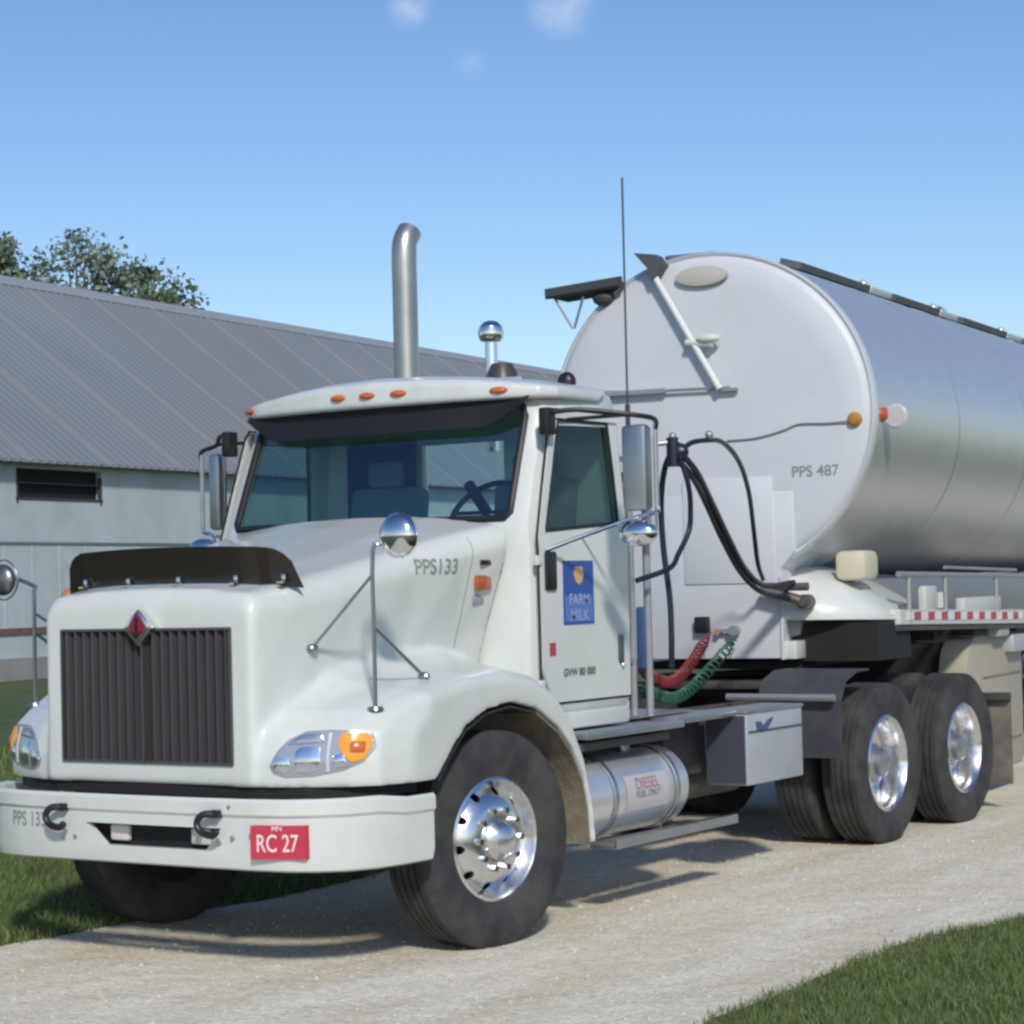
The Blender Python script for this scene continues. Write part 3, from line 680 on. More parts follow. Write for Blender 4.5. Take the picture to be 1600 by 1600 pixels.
for s in (1, -1):
    dr = door_panel(s)
    MB().tube(outline_path([(.715, 1.118), (.61, 1.22), (.602, 1.97), (.70, 2.28), (.808, 2.60), (.84, 2.634), (1.455, 2.634), (1.488, 2.3), (1.498, 1.97), (1.498, 1.118)], lambda y, z: Vector(sx_pt(s, y, z, -.001))), .006, 6).build('door_gap', deepb, dr)
    poly = [(.68, 2.0), (1.41, 2.045), (1.395, 2.3), (1.37, 2.58), (.88, 2.58), (.785, 2.3)]
    MB().add([sx_pt(s, y, z, -.012) for y, z in poly], [list(range(6))]).build('door_window', sglass, dr, smooth=0)
    MB().tube(outline_path(poly, lambda y, z: Vector(sx_pt(s, y, z, .002))), .011, 6).build('window_seal', black, dr)
    g = MB(); g.box((s * 1.068, 1.385, 1.375), (.02, .045, .15), bev=.008); g.build('door_handle', mat('handle_dark', (.10, .12, .13), .4, .4), dr)
    MB().sphere((s * 1.072, 1.395, 1.29), .014).build('door_lock', chrome, dr)
    g = MB().box((s * 1.065, .70, 1.795), (.035, .10, .20), bev=.012); g.build('door_vent', black, TR)
    # lower sill seam and hinge
    for z in (1.22, 1.85): MB().box((s * 1.066, .595, z), (.02, .05, .05), bev=.005).build('door_hinge', white, dr)
    # cab sill below the door
    MB().box((s * .99, 1.09, 1.04), (.10, .86, .13), bev=.02).build('cab_sill', white, TR)
    # side marker on the cowl, wrapped on hood
def cowl(y, z, s=1):
    r = hit((s * 3, y, z), (-s, 0, 0)); return r[0] + Vector((s * .003, 0, 0)) if r else Vector((s * .98, y, z))
for s in (1, -1):
    p = cowl(.375, 1.745, s); MB().box((p.x + s * .004, .385, 1.745), (.025, .13, .075), bev=.01).build('side_marker', redl if s > 0 else redl, TR)
    p = cowl(.375, 1.845, s); MB().box((p.x + s * .002, .375, 1.845), (.012, .085, .025), bev=.004).build('hood_latch', black, TR)
    p = cowl(.375, 1.665, s); MB().box((p.x, .38, 1.665), (.008, .09, .045), bev=.003).build('latch_plate', mat('latch_grey', (.28, .31, .33), .5), TR)
seam = []
for z in np.linspace(1.42, 1.97, 18):
    rr_ = hit((3, .285, z), (-1, 0, 0))
    if rr_: seam.append(rr_[0] + Vector((.0005, 0, 0)))
MB().tube(seam, .0025, 5).build('hood_seam', mat('seam_grey', (.22, .24, .24), .6), TR)
MB().tube([Vector((-p.x, p.y, p.z)) for p in seam], .0025, 5).build('hood_seam', mat('seam_grey', (.22, .24, .24), .6), TR)
def hoodtext(x, y):
    r = hit((3, .045 + x, 1.825 + y), (-1, 0, 0)); p = r[0] if r else Vector((.9, .045 + x, 1.825 + y)); return p + Vector((.004, 0, 0))
me = text_mesh('PPS133', .105, hoodtext, stretch=.95); link('fleet_number', me, txtg, TR, smooth=0)
# door decals
XD = hw(1.7) + .0065 
dd = MB().box((XD + .0005, .972, 1.682), (.003, .30, .33)).build('door_sign', bluep, TR, smooth=0); dd['label'] = 'blue sign on the door with a gold emblem'
MB().box((XD + .003, .972, 1.60), (.0015, .27, .135)).build('sign_panel', mat('sign_mid_blue', (.10, .18, .48), .4), dd, smooth=0)
g = MB(); g.prism([(.935, 1.815), (1.01, 1.815), (1.02, 1.775), (1.0, 1.735), (.972, 1.722), (.945, 1.735), (.925, 1.775)], XD + .0025, XD + .005, 'X'); g.build('sign_emblem', gold, dd, smooth=0)
me = text_mesh('FARM', .080, lambda x, y: Vector((XD + .0050, .972 + x, 1.645 + y))); link('sign_lettering', me, lbluep, dd, smooth=0)
me = text_mesh('MILK', .085, lambda x, y: Vector((XD + .0050, .972 + x, 1.562 + y))); link('sign_lettering', me, lbluep, dd, smooth=0)
MB().box((XD, .71, 1.397), (.004, .055, .065)).build('warning_sticker', mat('sticker_red', (.40, .05, .09), .5), TR, smooth=0)
me = text_mesh('GVW 80 000', .055, lambda x, y: Vector((XD + .004, .962 + x, 1.272 + y)), stretch=1.05); link('weight_lettering', me, txt, TR, smooth=0)
# interior
g = MB(); g.prism([(.60, 1.78), (.60, 2.02), (.74, 2.055), (.93, 2.0), (.98, 1.78)], -.98, .98, 'X'); g.build('dashboard', dash, TR, bev=.02)
for x in (-.5, .5):
    g = MB(); g.box((x, 1.22, 1.72), (.52, .5, .16), bev=.05); g.box((x, 1.44, 2.02), (.50, .14, .58), rot=Matrix.Rotation(R(-8), 3, 'X'), bev=.05); g.box((x, 1.46, 2.38), (.26, .1, .16), bev=.04)
    g.build('seat', seatm, TR)
g = MB(); c0 = Vector((.5, .98, 2.12)); ax = Vector((0, -.75, .66)).normalized(); ex = Vector((1, 0, 0)); ey = ax.cross(ex)
g.tube([c0 + (ex * math.cos(t) + ey * math.sin(t)) * .215 for t in np.linspace(0, 2 * math.pi, 33)], .016, 8, cap=False)
g.tube([c0 - ex * .2, c0, c0 + ex * .2], .012, 6); g.tube([c0, c0 - ax * -.22], .03, 8); g.build('steering_wheel', black, TR)
MB().box((-.56, 1.47, 2.25), (.46, .06, .62), bev=.01).build('rear_locker', mat('curtain_navy', (.02, .03, .07), .8), TR)

# --- mirrors
def tubeset(name, m, *sets):
    g = MB()
    for pts, r in sets: g.tube(pts, r, 8)
    return g.build(name, m, TR)
darkrod = mat('stainless_rod', (.30, .31, .33), .3, .9)
for s in (1, -1):
    c0 = Vector((1.215, -.80, 1.965)) if s > 0 else Vector((-1.29, -.80, 1.82))
    foot = Vector((s * 1.07, -.805, 1.2)); r = hb.ray_cast(Vector((s * 1.07, -.805, 3)), Vector((0, 0, -1)))
    if r[0]: foot = r[0]
    f2 = hit((s * 3, -.80, 1.462), (-s, 0, 0)); f2 = f2[0] if f2 else Vector((s * .7, -.8, 1.46))
    r = hb.ray_cast(Vector((s * 1.06, -.41, 3)), Vector((0, 0, -1))); f3 = r[0] if r[0] else Vector((s * 1.1, -.5, 1.28))
    topp = Vector((s * 1.07, -.80, c0.z - .07)); mid = Vector((s * 1.07, -.80, 1.55))
    mir = MB().sphere(tuple(c0), .098 if s > 0 else .08, (1, .55, 1), 28)
    mir.lathe([(.100, -.052), (.105, -.045), (.100, -.036)], tuple(c0 + Vector((0, .05, 0))), 'Y', 28)
    mo = mir.build('hood_mirror', chrome if s > 0 else mat('dull_chrome', (.25, .26, .28), .35, .9), TR)
    g = MB().tube(smooth_path([foot, foot.lerp(topp, .5), topp, topp + Vector((s * .03, .03, .035)), c0 + Vector((-s * .03, .02, .02))], 3), .010, 8)
    g.lathe([(0, .012), (.035, .010), (.04, -.006)], tuple(foot), 'Z', 14); g.build('mirror_post', darkrod, mo)
    g = MB().tube([f2 + Vector((s * .01, 0, 0)), topp + Vector((0, 0, -.10))], .0075, 8); g.sphere(tuple(f2 + Vector((s * .01, 0, 0))), .030, (1, 1.1, .7), 12); g.build('mirror_brace', darkrod, mo)
    g = MB().tube([f3 + Vector((0, 0, .01)), mid], .009, 8); g.sphere(tuple(f3 + Vector((0, 0, .012))), .026, (1.2, 1, .8), 12); g.build('mirror_brace', darkrod, mo)
    # tall door mirror on bracket
    a = s * (1.44 if s > 0 else 1.365); y = .96
    mw = .145 if s > 0 else .085
    bm_ = MB().box((a, y, 2.31), (mw, .07, .44), bev=.022); m1 = bm_.build('door_mirror', dullalu, TR)
    MB().box((a, y + .037, 2.31), (mw - .01, .004, .41)).build('mirror_glass', chrome, m1, smooth=0)
    g = MB().tube([(a + s * .115, y, 2.53), (a + s * .115, y, 2.10)], .013, 8); g.build('mirror_bar', steel, m1)
    g = MB().tube(smooth_path([(s * 1.04, .72, 2.60), (s * 1.2, .80, 2.615), (a, y, 2.58), (a + s * .115, y, 2.55), (a + s * .115, y, 2.5)], 3), .013, 8)
    g.tube([(s * 1.05, .93, 2.58), (a, y, 2.585)], .010, 8)
    g.box((s * 1.06, .72, 2.56), (.06, .08, .14), bev=.01); g.build('mirror_arm', black, m1)
    g = MB().tube(smooth_path([(s * 1.07, .66, 1.90), (s * 1.25, .80, 1.98), (a + s * .02, .93, 2.06), (a + s * .115, y, 2.08), (a + s * .115, y, 2.12)], 3), .011, 8)
    g.tube([(s * 1.07, 1.02, 1.97), (a, y - .02, 2.055)], .009, 8); g.build('mirror_arm', chrome, m1)
    MB().sphere((a + s * .045, .88, 1.975), .095, (1.15, .62, .72), 24).build('convex_mirror', chrome, m1)

# --- roof and rear-of-cab items
st = smooth_path([(-.60, 1.80, 1.2), (-.60, 1.80, 2.4), (-.60, 1.80, 3.45), (-.60, 1.80, 3.70), (-.60, 1.815, 3.79), (-.60, 1.86, 3.85)], 4)
es = MB().tube(st, [.074] * len(st), 20, cap=False); es.build('exhaust_stack', mat('stack_steel', (.46, .45, .43), .38, .85, var=.15, vscale=4), TR, solid=.004)
MB().tube([(-.60, 1.8, 1.25), (-.60, 1.8, 2.55)], .11, 20).build('muffler', dullalu, TR)
g = MB().lathe([(0, .11), (.04, .10), (.068, .07), (.076, .035), (.068, .0), (.055, -.012), (0, -.016)], (.02, 1.78, 3.15), 'Z', 24)
pc = g.build('intake_cap', chrome, TR); MB().tube([(.02, 1.78, 2.5), (.02, 1.78, 3.13)], .036, 14).build('intake_pipe', chrome, pc)
MB().lathe([(0, .06), (.06, .05), (.085, .0), (.10, -.06), (0, -.06)], (.21, 1.60, 2.93), 'Z', 20).build('roof_lamp', mat('lamp_dark', (.06, .055, .05), .4), TR)
g = MB().sphere((.70, 1.5, 2.835), .055, (1, .8, 1.05), 16); g.tube([(.70, 1.5, 2.70), (.70, 1.5, 2.80)], .02, 8); g.build('work_lamp', black, TR)
g = MB().tube([(1.0, 1.64, 2.2), (1.0, 1.64, 2.70)], .014, 8); g.tube([(1.0, 1.64, 2.70), (1.0, 1.648, 3.95)], .0058, 6); g.box((1.0, 1.6, 2.3), (.05, .12, .05)); g.build('radio_antenna', mat('antenna_dark', (.05, .05, .055), .5), TR)
g = MB().box((0, 1.60, 2.03), (1.9, .06, .04)); g.build('rear_trim', steel, TR)
# grab pipes / air cleaner behind the cab
g = MB().tube([(1.10, 1.70, 1.98), (1.10, 1.70, 2.52)], .032, 12); g.build('grab_rail', steel, TR)
g = MB().tube([(.98, 1.66, 1.0), (.98, 1.66, 2.45)], .020, 10); g.box((.98, 1.60, 2.4), (.03, .12, .03)); g.box((.98, 1.60, 1.3), (.03, .12, .03)); g.build('grab_rail', steel, TR)
g = MB().box((.97, 1.80, 1.42), (.06, .07, .34), bev=.012); g.build('hose_holder', mat('holder_blue', (.05, .10, .22), .5), TR)

# --- chassis
fr = MB()
for s in (1, -1): fr.box((s * .40, 2.75, .80), (.08, 7.6, .27), bev=.006)
for y in (-.9, .6, 2.2, 3.6, 5.0, 6.4): fr.box((0, y, .80), (.74, .12, .2))
fr.build('frame_rail', frame, TR)
for y in (0, 4.52, 5.83):
    g = MB().tube([(-.9, y, .5), (.9, y, .5)], .07, 12)
    if y: g.sphere((0, y, .5), .2, (1, 1, 1), 16)
    g.build('axle', frame, TR)
g = MB().box((0, .1, .95), (.6, 1.5, .5), bev=.05); g.build('engine', deepb, TR)
g = MB().box((0, -.98, 1.15), (.9, .08, .75)); g.build('radiator', deepb, TR)
MB().tube([(-.25, .9, .6), (-.1, 4.2, .55)], .06, 12).build('drive_shaft', frame, TR)
g = MB().box((0, 4.75, 1.02), (.9, .7, .06), bev=.02); g.box((0, 4.95, .97), (.7, .3, .1)); g.prism([(-.45, 5.1), (.45, 5.1), (.3, 5.45), (.08, 5.45), (.08, 5.2), (-.08, 5.2), (-.08, 5.45), (-.3, 5.45)], 1.03, 1.08, 'Z'); g.build('fifth_wheel', frame, TR)
for s in (1, -1):
    # springs and airbags
    for y in (4.52, 5.83): MB().lathe([(.10, -.16), (.13, -.10), (.12, -.03), (.14, .04), (.12, .1), (.10, .14)], (s * .47, y + .3, .72), 'Z', 16).build('air_bag', rubber, TR)
# deck behind cab
dk = MB()
dk.box((.2, 2.0, .985), (1.5, .70, .012)); dk.build('deck_plate', dullalu, TR, smooth=0)
g = MB()
for (x, y, z, dx, dy) in ((1.0, 1.35, .945, .36, 1.02), (.86, 2.25, .955, .5, .7)): g.box((x, y, z), (dx, dy, .035), bev=.005)
g.build('tread_step', dullalu, TR)
g = MB().box((.95, 1.32, .885), (.34, .95, .04), bev=.005); g.build('tank_bracket', frame, TR)
# fuel tank
def cyl_tank(s):
    g = MB().lathe([(0, 0), (.17, .004), (.205, .02), (.218, .05), (.218, 1.10), (.205, 1.13), (.17, 1.146), (0, 1.15)], (s * .93, .84, .60), 'Y', 40)
    f = g.build('fuel_tank', mat('satin_tank', (.74, .75, .77), .38, .75, var=.08), TR)
    for y in (1.16, 1.82):
        MB().lathe([(.224, -.022), (.228, -.02), (.228, .02), (.224, .022)], (s * .93, y, .60), 'Y', 40).build('tank_strap', dullalu, f)
    MB().lathe([(0, .03), (.045, .03), (.045, 0)], (s * .90, 1.65, .812), 'Z', 16).build('filler_cap', chrome, f)
    return f
ft = cyl_tank(1); cyl_tank(-1)
# label wrapped on the near tank
rows = []
for a in np.linspace(R(-22), R(28), 8): rows.append([(.93 + .2205 * math.cos(a), y, .60 + .2205 * math.sin(a)) for y in (1.27, 1.72)])
MB().grid(rows).build('tank_label', mat('label_grey', (.46, .45, .47), .5), ft, smooth=40)
for txts, a0, sz, mm_ in (('DIESEL', 14, .085, mat('label_red', (.42, .16, .2), .5)), ('FUEL ONLY', 0, .05, mat('label_dark', (.2, .2, .2), .5))):
    me = text_mesh(txts, sz, lambda x, y: Vector((.93 + .2225 * math.cos(R(a0) + y / .22), 1.495 + x, .60 + .2225 * math.sin(R(a0) + y / .22)))); link('label_lettering', me, mm_, ft, smooth=0)
for s in (1, -1):
    g = MB().box((s * 1.13, 1.72, .365), (.16, 1.35, .03), bev=.006); g.box((s * 1.205, 1.72, .375), (.012, 1.35, .05)); g.build('lower_step', dullalu, TR)
    MB().box((s * 1.0, 1.95, .50), (.04, .05, .28)).build('step_hanger', frame, TR)
# side box
def side_box(s):
    g = MB().box((s * 1.045, 2.96, .745), (.27, .72, .415), bev=.012); b = g.build('battery_box', boxgrey, TR)
    MB().box((s * 1.045, 2.96, .962), (.285, .735, .022), bev=.006).build('lid', dullalu, b)
    MB().box((s * 1.184, 2.96, .845), (.006, .70, .010)).build('box_seam', frame, b)
    MB().box((s * 1.04, 2.592, .745), (.25, .012, .39)).build('end_panel', mat('end_panel_blue', (.055, .06, .085), .5), b)
    g = MB().prism([(2.70, .90), (2.76, .90), (2.80, .87), (2.86, .905), (2.93, .915), (2.87, .865), (2.82, .845), (2.78, .835), (2.72, .845)], s * 1.181, s * 1.186, 'X'); g.build('box_badge', mat('badge_blue', (.05, .09, .22), .4), b, smooth=0)
side_box(1); side_box(-1)
MB().box((.72, 2.5, .75), (.2, .5, .3)).build('air_tank_box', frame, TR)
MB().tube([(.62, 2.2, .55), (.62, 3.4, .55)], .13, 20).build('air_tank', frame, TR)
# quarter fenders and mudflaps
for s in (1, -1):
    pr = [(3.80, .60), (3.80, .95), (3.88, 1.08), (4.05, 1.135), (4.24, 1.14)]
    g = MB(); g.grid([[(s * x, a, b) for a, b in pr] for x in (.63, 1.21)]); g.build('quarter_fender', bluegrey, TR, solid=.012)
    MB().tube([(s * .45, 3.74, .98), (s * 1.2, 3.74, .98)], .022, 8).build('fender_bracket', steel, TR)
    MB().box((s * .93, 6.66, .50), (.60, .012, .62)).build('mudflap', mat('flap_dusty', (.13, .12, .10), .9, var=.2, dirt=(.34, .31, .25), damt=.6), TR)
    MB().box((s * .93, 6.62, .83), (.62, .05, .05)).build('flap_hanger', frame, TR)

# --- wheels
def tyre_mesh(R0, w, rimr):
    h = w / 2; g = MB(); prof = [(rimr, -h * .78), (rimr + .04, -h * .92), (R0 * .80, -h), (R0 * .93, -h * .96), (R0 * .975, -h * .86), (R0 * .992, -h * .80)]
    k = 5; tw = h * .80
    for i in range(k):
        a = -tw + 2 * tw * i / k; b = -tw + 2 * tw * (i + 1) / k
        prof += [(R0 - .0, a + .006), (R0, b - .008), (R0 - .013, b - .005), (R0 - .013, b + .002)] if i < k - 1 else [(R0, a + .006), (R0 - .002, b)]
    prof += [(R0 * .975, h * .86), (R0 * .93, h * .96), (R0 * .80, h), (rimr + .04, h * .92), (rimr, h * .78)]
    return g.lathe(prof, n=72)
def wheel_proto(kind):
    rimr = .288 if kind == 'steer' else .303; h = .14
    if kind == 'steer':
        prof = [(rimr + .012, h * .80), (rimr - .004, h * .86), (rimr - .012, h * .78), (rimr - .03, h * .5), (.245, h * .42), (.205, h * .72), (.165, h * .86), (.14, h * .9), (.10, h * .9), (.10, h * .7), (.16, h * .68), (.2, h * .55), (.24, h * .25), (rimr - .02, h * .3), (rimr - .02, -h * .8), (rimr + .01, -h * .8)]
        hole_r, hx = .226, h * .55
    else:
        prof = [(rimr + .012, h * .80), (rimr - .004, h * .86), (rimr - .014, h * .78), (rimr - .028, h * .3), (rimr - .03, -h * .35), (.245, -h * .62), (.21, -h * .42), (.165, -h * .30), (.13, -h * .28), (.10, -h * .28), (.10, -h * .45), (.16, -h * .47), (.21, -h * .60), (.24, -h * .80), (rimr - .015, -h * .7), (rimr + .01, -h * .8)]
        hole_r, hx = .213, -h * .45
    rim = MB().lathe(prof, n=60, close=True).build('wheel', alu, None, smooth=0)
    c = MB()
    for k in range(10):
        a = 2 * math.pi * k / 10 + .15; c.tube([(hx - .1, math.cos(a) * hole_r, math.sin(a) * hole_r), (hx + .1, math.cos(a) * hole_r, math.sin(a) * hole_r)], .021, 14)
    c = c.build('c', None); boolean(rim, c); me = baked(rim); bpy.data.objects.remove(c)
    wh = link('wheel', me, alu, None, smooth=35)
    tyre_mesh(.52, .28, rimr).build('tyre', rubber, wh, smooth=28)
    if kind == 'steer': hub = [(.10, h * .6), (.098, h * 1.02), (.085, h * 1.12), (.07, h * 1.32), (.045, h * 1.42), (0, h * 1.45)]; nx = h * .9
    else: hub = [(.13, -h * .4), (.125, h * .2), (.09, h * .35), (.085, h * .62), (.07, h * .68), (0, h * .68)]; nx = -h * .28
    MB().lathe(hub, n=36).build('hub', dullalu if kind != 'steer' else alu, wh)
    nut = MB().tube([(-.005, 0, 0), (.028, 0, 0)], .016, 6).build('lug_nut', chrome, wh)
    for k in range(10):
        a = 2 * math.pi * k / 10; q = nut if k == 0 else nut.copy()
        if k: COL.objects.link(q)
        q.location = (nx, math.cos(a) * .142, math.sin(a) * .142)
    MB().lathe([(0, -.124), (.305, -.124), (.305, -.112), (0, -.112)], n=32).build('inner_dark_disc', deepb, wh)  # added black disc hiding the bright inner rim so that side stays dark
    MB().lathe([(.0, -.10), (.20, -.10), (.20, -.02 if kind == 'steer' else -.09), (0, -.02 if kind == 'steer' else -.09)], n=24).build('brake_drum', deepb, wh)
    return wh
ws_ = wheel_proto('steer'); ws_.parent = TR; ws_.location = (1.035, .045, .515); ws_.rotation_euler.z = R(-9)
w2 = copy_tree(ws_, TR); w2.location = (-.97, 0, .515); w2.rotation_euler.z = R(180 - 9)
wd = wheel_proto('drive'); wd.parent = TR; wd.location = (1.085, 4.52, .515)
first = True
def place_wheels(root, y, X0=1.085):
    for x, rot in ((X0, 0), (X0 - .335, 180), (-X0, 180), (-X0 + .335, 0)):
        c = copy_tree(wd, root); c.location = (x, y, .515); c.rotation_euler = (random.uniform(0, 6), 0, R(rot)) if rot == 0 else (random.uniform(0, 6), 0, R(180))
for x, rot in ((1.085 - .335, 180), (-1.085, 180), (-1.085 + .335, 0)):
    c = copy_tree(wd, TR); c.location = (x, 4.52, .515); c.rotation_euler.z = R(rot)
place_wheels(TR, 5.83)

# --- air and electric lines
HL = [
 ([(1.085, 1.9, 1.25), (1.09, 1.9, 1.455), (1.056, 1.95, 1.65), (.999, 2, 1.9), (.99, 2, 2.152), (1.045, 1.95, 2.345), (1.134, 1.9, 2.463)], .017),
 ([(1.173, 1.9, 2.419), (1.196, 1.95, 2.249), (1.176, 2, 2.109), (1.161, 2, 2.002), (1.148, 1.9, 1.878), (1.144, 1.8, 1.798), (1.05, 1.6, 1.735)], .015),
 ([(1.165, 1.9, 2.419), (1.184, 2, 2.489), (1.186, 2.2, 2.515), (1.129, 2.5, 2.516), (1.021, 2.9, 2.423), (.874, 3.3, 2.256), (.696, 3.7, 2.029), (.615, 3.9, 1.828), (.547, 4.1, 1.724)], .015),
 ([(1.197, 1.9, 2.417), (1.173, 2.1, 2.325), (1.043, 2.5, 2.176), (.934, 2.9, 1.978), (.785, 3.4, 1.787), (.711, 3.8, 1.684), (.717, 4.2, 1.699)], .018),
 ([(1.172, 1.9, 2.383), (1.152, 2.1, 2.29), (1.013, 2.5, 2.159), (.899, 2.9, 1.96), (.753, 3.4, 1.768), (.687, 3.8, 1.644), (.677, 4.2, 1.60)], .018)]
for p, r in HL: MB().tube(smooth_path(p, 6), r, 10).build('air_hose', hose, TR)
g = MB().tube([(1.13, 1.9, 2.36), (1.13, 1.9, 2.52)], .035, 12); g.sphere((1.15, 1.93, 2.44), .05, (1.2, 1, 1.1), 12); g.build('hose_clamp', hose, TR)
g = MB().tube([(1.0, 1.80, .99), (1.0, 1.80, 2.50), ], .022, 10); g.tube([(1.0, 1.80, 2.48), (1.16, 1.92, 2.5)], .014, 8); g.sphere((1.12, 1.92, 2.53), .022); g.sphere((1.20, 2.2, 2.545), .024); g.build('hose_stand', steel, TR)
def coil(p0, p1, p2, rad, turns, r, m):
    base = smooth_path([p0, p1, p2], 30); pts = []
    n = len(base)
    for i in range(0, n * 6):
        t = i / (n * 6 - 1); k = t * (n - 1); a = int(min(k, n - 2)); p = base[a].lerp(base[a + 1], k - a); tt = (base[a + 1] - base[a]).normalized()
        x = tt.cross(Vector((0, 0, 1))).normalized(); y = tt.cross(x); an = t * turns * 2 * math.pi; env = min(1, t * 8, (1 - t) * 8)
        pts.append(p + (x * math.cos(an) + y * math.sin(an)) * rad * env)
    MB().tube(pts, r, 6).build('air_line_coil', m, TR)['label'] = 'coiled red air line' if m is red else 'coiled green air line'
coil((.95, 1.75, 1.25), (.66, 2.7, 1.14), (.10, 4.2, 1.38), .030, 32, .007, red)
coil((.95, 1.72, 1.16), (.70, 2.7, 1.05), (.30, 4.2, 1.35), .032, 32, .007, green)

# ------------------------------------------------------------------ tanker trailer  (local: x lateral, y backwards, z up; origin under the kingpin)
TL = thing('tanker_trailer', 'white-fronted stainless milk tanker trailer hitched behind the tractor', 'trailer', (0, 4.95, 0), R(5.86))
F0 = -.63; ZC = 2.826; RA, RB = 1.15, 1.094; LEN = 10.6
def ring(y, k, n=96, dz=0): return [(RA * k * math.sin(2 * math.pi * i / n), y, ZC + dz + RB * k * math.cos(2 * math.pi * i / n)) for i in range(n)]
MB().loft([ring(F0 + .02, 1), ring(LEN, 1)]).build('tank', stainless, TL, smooth=25)
hd = MB().loft([ring(F0 - .05, .55), ring(F0 - .046, .8), ring(F0 - .035, .94), ring(F0 - .01, .985), ring(F0 + .03, .998)]).build('tank_head', tankw, TL, smooth=50)
rr = [ring(F0 - .012, .985), ring(F0 - .02, 1.0), ring(F0 - .005, 1.012), ring(F0 + .06, 1.012), ring(F0 + .062, .99)]
MB().loft(rr, cap=False).build('rim_band', mat('rim_band', (.66, .69, .72), .3, .3), TL, smooth=60)
MB().loft([ring(LEN, .9), ring(LEN + .08, .8)]).build('rear_head', tankw, TL)
for yw in (1.35, 3.3, 5.25, 7.2, 9.1):
    MB().loft([ring(yw - .006, 1.0), ring(yw - .004, 1.0022), ring(yw + .004, 1.0022), ring(yw + .006, 1.0)], cap=False).build('weld_band', dullalu, TL, smooth=60)
# lower cabinet below the head
g = MB().prism([(-.62, 1.20), (.49, 1.20), (.50, 1.79), (.60, 1.90), (.60, 2.3), (-.60, 2.3), (-.62, 1.9)], F0 - .055, F0 + .5, 'Y')
cb = g.build('front_cabinet', tankw, TL, bev=.012)
MB().box((.14, F0 - .06, 2.05), (.64, .010, .70), bev=.003).build('cabinet_door', mat('cabinet_door', (.60, .63, .66), .4), cb)
MB().box((.505, F0 - .04, 1.47), (.02, .06, .55)).build('corner_trim', white, cb)
MB().box((.54, F0 + .05, 1.255), (.10, .2, .12), bev=.01).build('corner_step', white, cb)
# white apron either side: low curved plate from tank nose back to side rail
for s in (1, -1):
    rows = []
    A = [(.50, F0 - .03, 1.78, 1.455), (.60, F0 - .03, 1.765, 1.45), (.72, F0 - .0, 1.735, 1.45), (.85, F0 + .06, 1.69, 1.448), (.97, F0 + .16, 1.62, 1.445), (1.06, F0 + .3, 1.545, 1.44), (1.10, F0 + .5, 1.48, 1.435)]
    for x, y, zt, zb in A:
        rows.append([(s * x, y, zb), (s * x, y, zb + .03), (s * x, y + .05 * (zt - zb), zb + (zt - zb) * .4), (s * (x - .02), y + .14, zb + (zt - zb) * .8), (s * (x - .1), y + .35, zt + .04), (s * (x - .2), y + 1.0, zt + .05)])
    MB().grid(rows).build('apron', white, TL, smooth=60, solid=.012)
    MB().box((s * .80, F0 + .48, 1.30), (.58, .70, .25)).build('coupler_skirt', deepb, TL) if s > 0 else None
    # side rail with conspicuity tape
    g = MB().prism([(-.13, 1.40), (3.6, 1.31), (LEN, 1.24), (LEN, 1.36), (3.6, 1.42), (-.13, 1.50)], s * 1.05, s * 1.13, 'X'); rl = g.build('side_rail', white, TL)
    g = MB()
    t0 = 0.0; i = 0
    gw = MB()
    while t0 < 8:
        L_ = .16; zc_ = float(np.interp(t0, [-.13, 3.6, LEN], [1.455, 1.37, 1.30])); 
        (g if i % 2 else gw).box((s * 1.1325, t0 + L_ / 2, zc_ - .0), (.003, L_ - .004, .055)); t0 += L_; i += 1
    g.build('reflective_tape', mat('tape_red', (.42, .05, .09), .4), rl, smooth=0); gw.build('reflective_tape', mat('tape_white', (.75, .72, .74), .4), rl, smooth=0)
    MB().prism([(-.13, 1.36), (3.6, 1.27), (LEN, 1.20), (LEN, 1.235), (3.6, 1.305), (-.13, 1.395)], s * 1.04, s * 1.12, 'X').build('lower_rail', frame, TL, smooth=0)
    # hose tube rail with posts
    g = MB().tube([(s * 1.12, -.12, 1.735), (s * 1.12, 6.5, 1.66)], .020, 10); g.tube([(s * 1.12, .95, 1.775), (s * 1.12, 2.9, 1.745)], .012, 8)
    for y in (.1, .95, 2.3, 3.6, 5, 6.4): g.tube([(s * 1.12, y, 1.40), (s * 1.12, y, 1.72)], .016, 8)
    g.build('hose_rail', mat('rail_grey', (.36, .37, .38), .45, .5), TL)
    MB().box((s * 1.08, 1.95, 1.50), (.07, 1.0, .10), bev=.012).build('tool_tray', mat('pale_fitting', (.52, .53, .52), .5), TL)
    g = MB().box((s * 1.09, .62, 1.565), (.06, .26, .17), bev=.012); g.tube([(s * 1.09, .9, 1.49), (s * 1.09, .9, 1.6)], .03, 10); g.build('valve_box', mat('pale_fitting', (.52, .53, .52), .5), TL)
    # cream tank saddle
    MB().box((s * .86, -.20, 1.80), (.22, .30, .20), bev=.045).build('saddle_block', mat('cream_block', (.62, .58, .45), .6, dirt=(.3, .27, .2), damt=.4), TL)
# frame under tank and dark gap fill
g = MB()
for s in (1, -1): g.box((s * .45, 5.2, 1.30), (.10, LEN, .22))
for y in (-.3, .3, 1.0, 2, 3.2, 4.5, 6, 8): g.box((0, y, 1.32), (2.05, .08, .12))
g.box((0, .2, 1.15), (1.1, 1.4, .05)); g.box((0, 2.55, 1.02), (1.5, 1.1, .36)); g.build('trailer_frame_dark_fill', deepb, TL)  # last box is an added mass that keeps the underside gap dark
MB().box((0, 4.4, 1.52), (1.2, 9.9, .42), bev=.1).build('tank_saddle', mat('saddle_grey', (.30, .32, .33), .5, .5), TL)
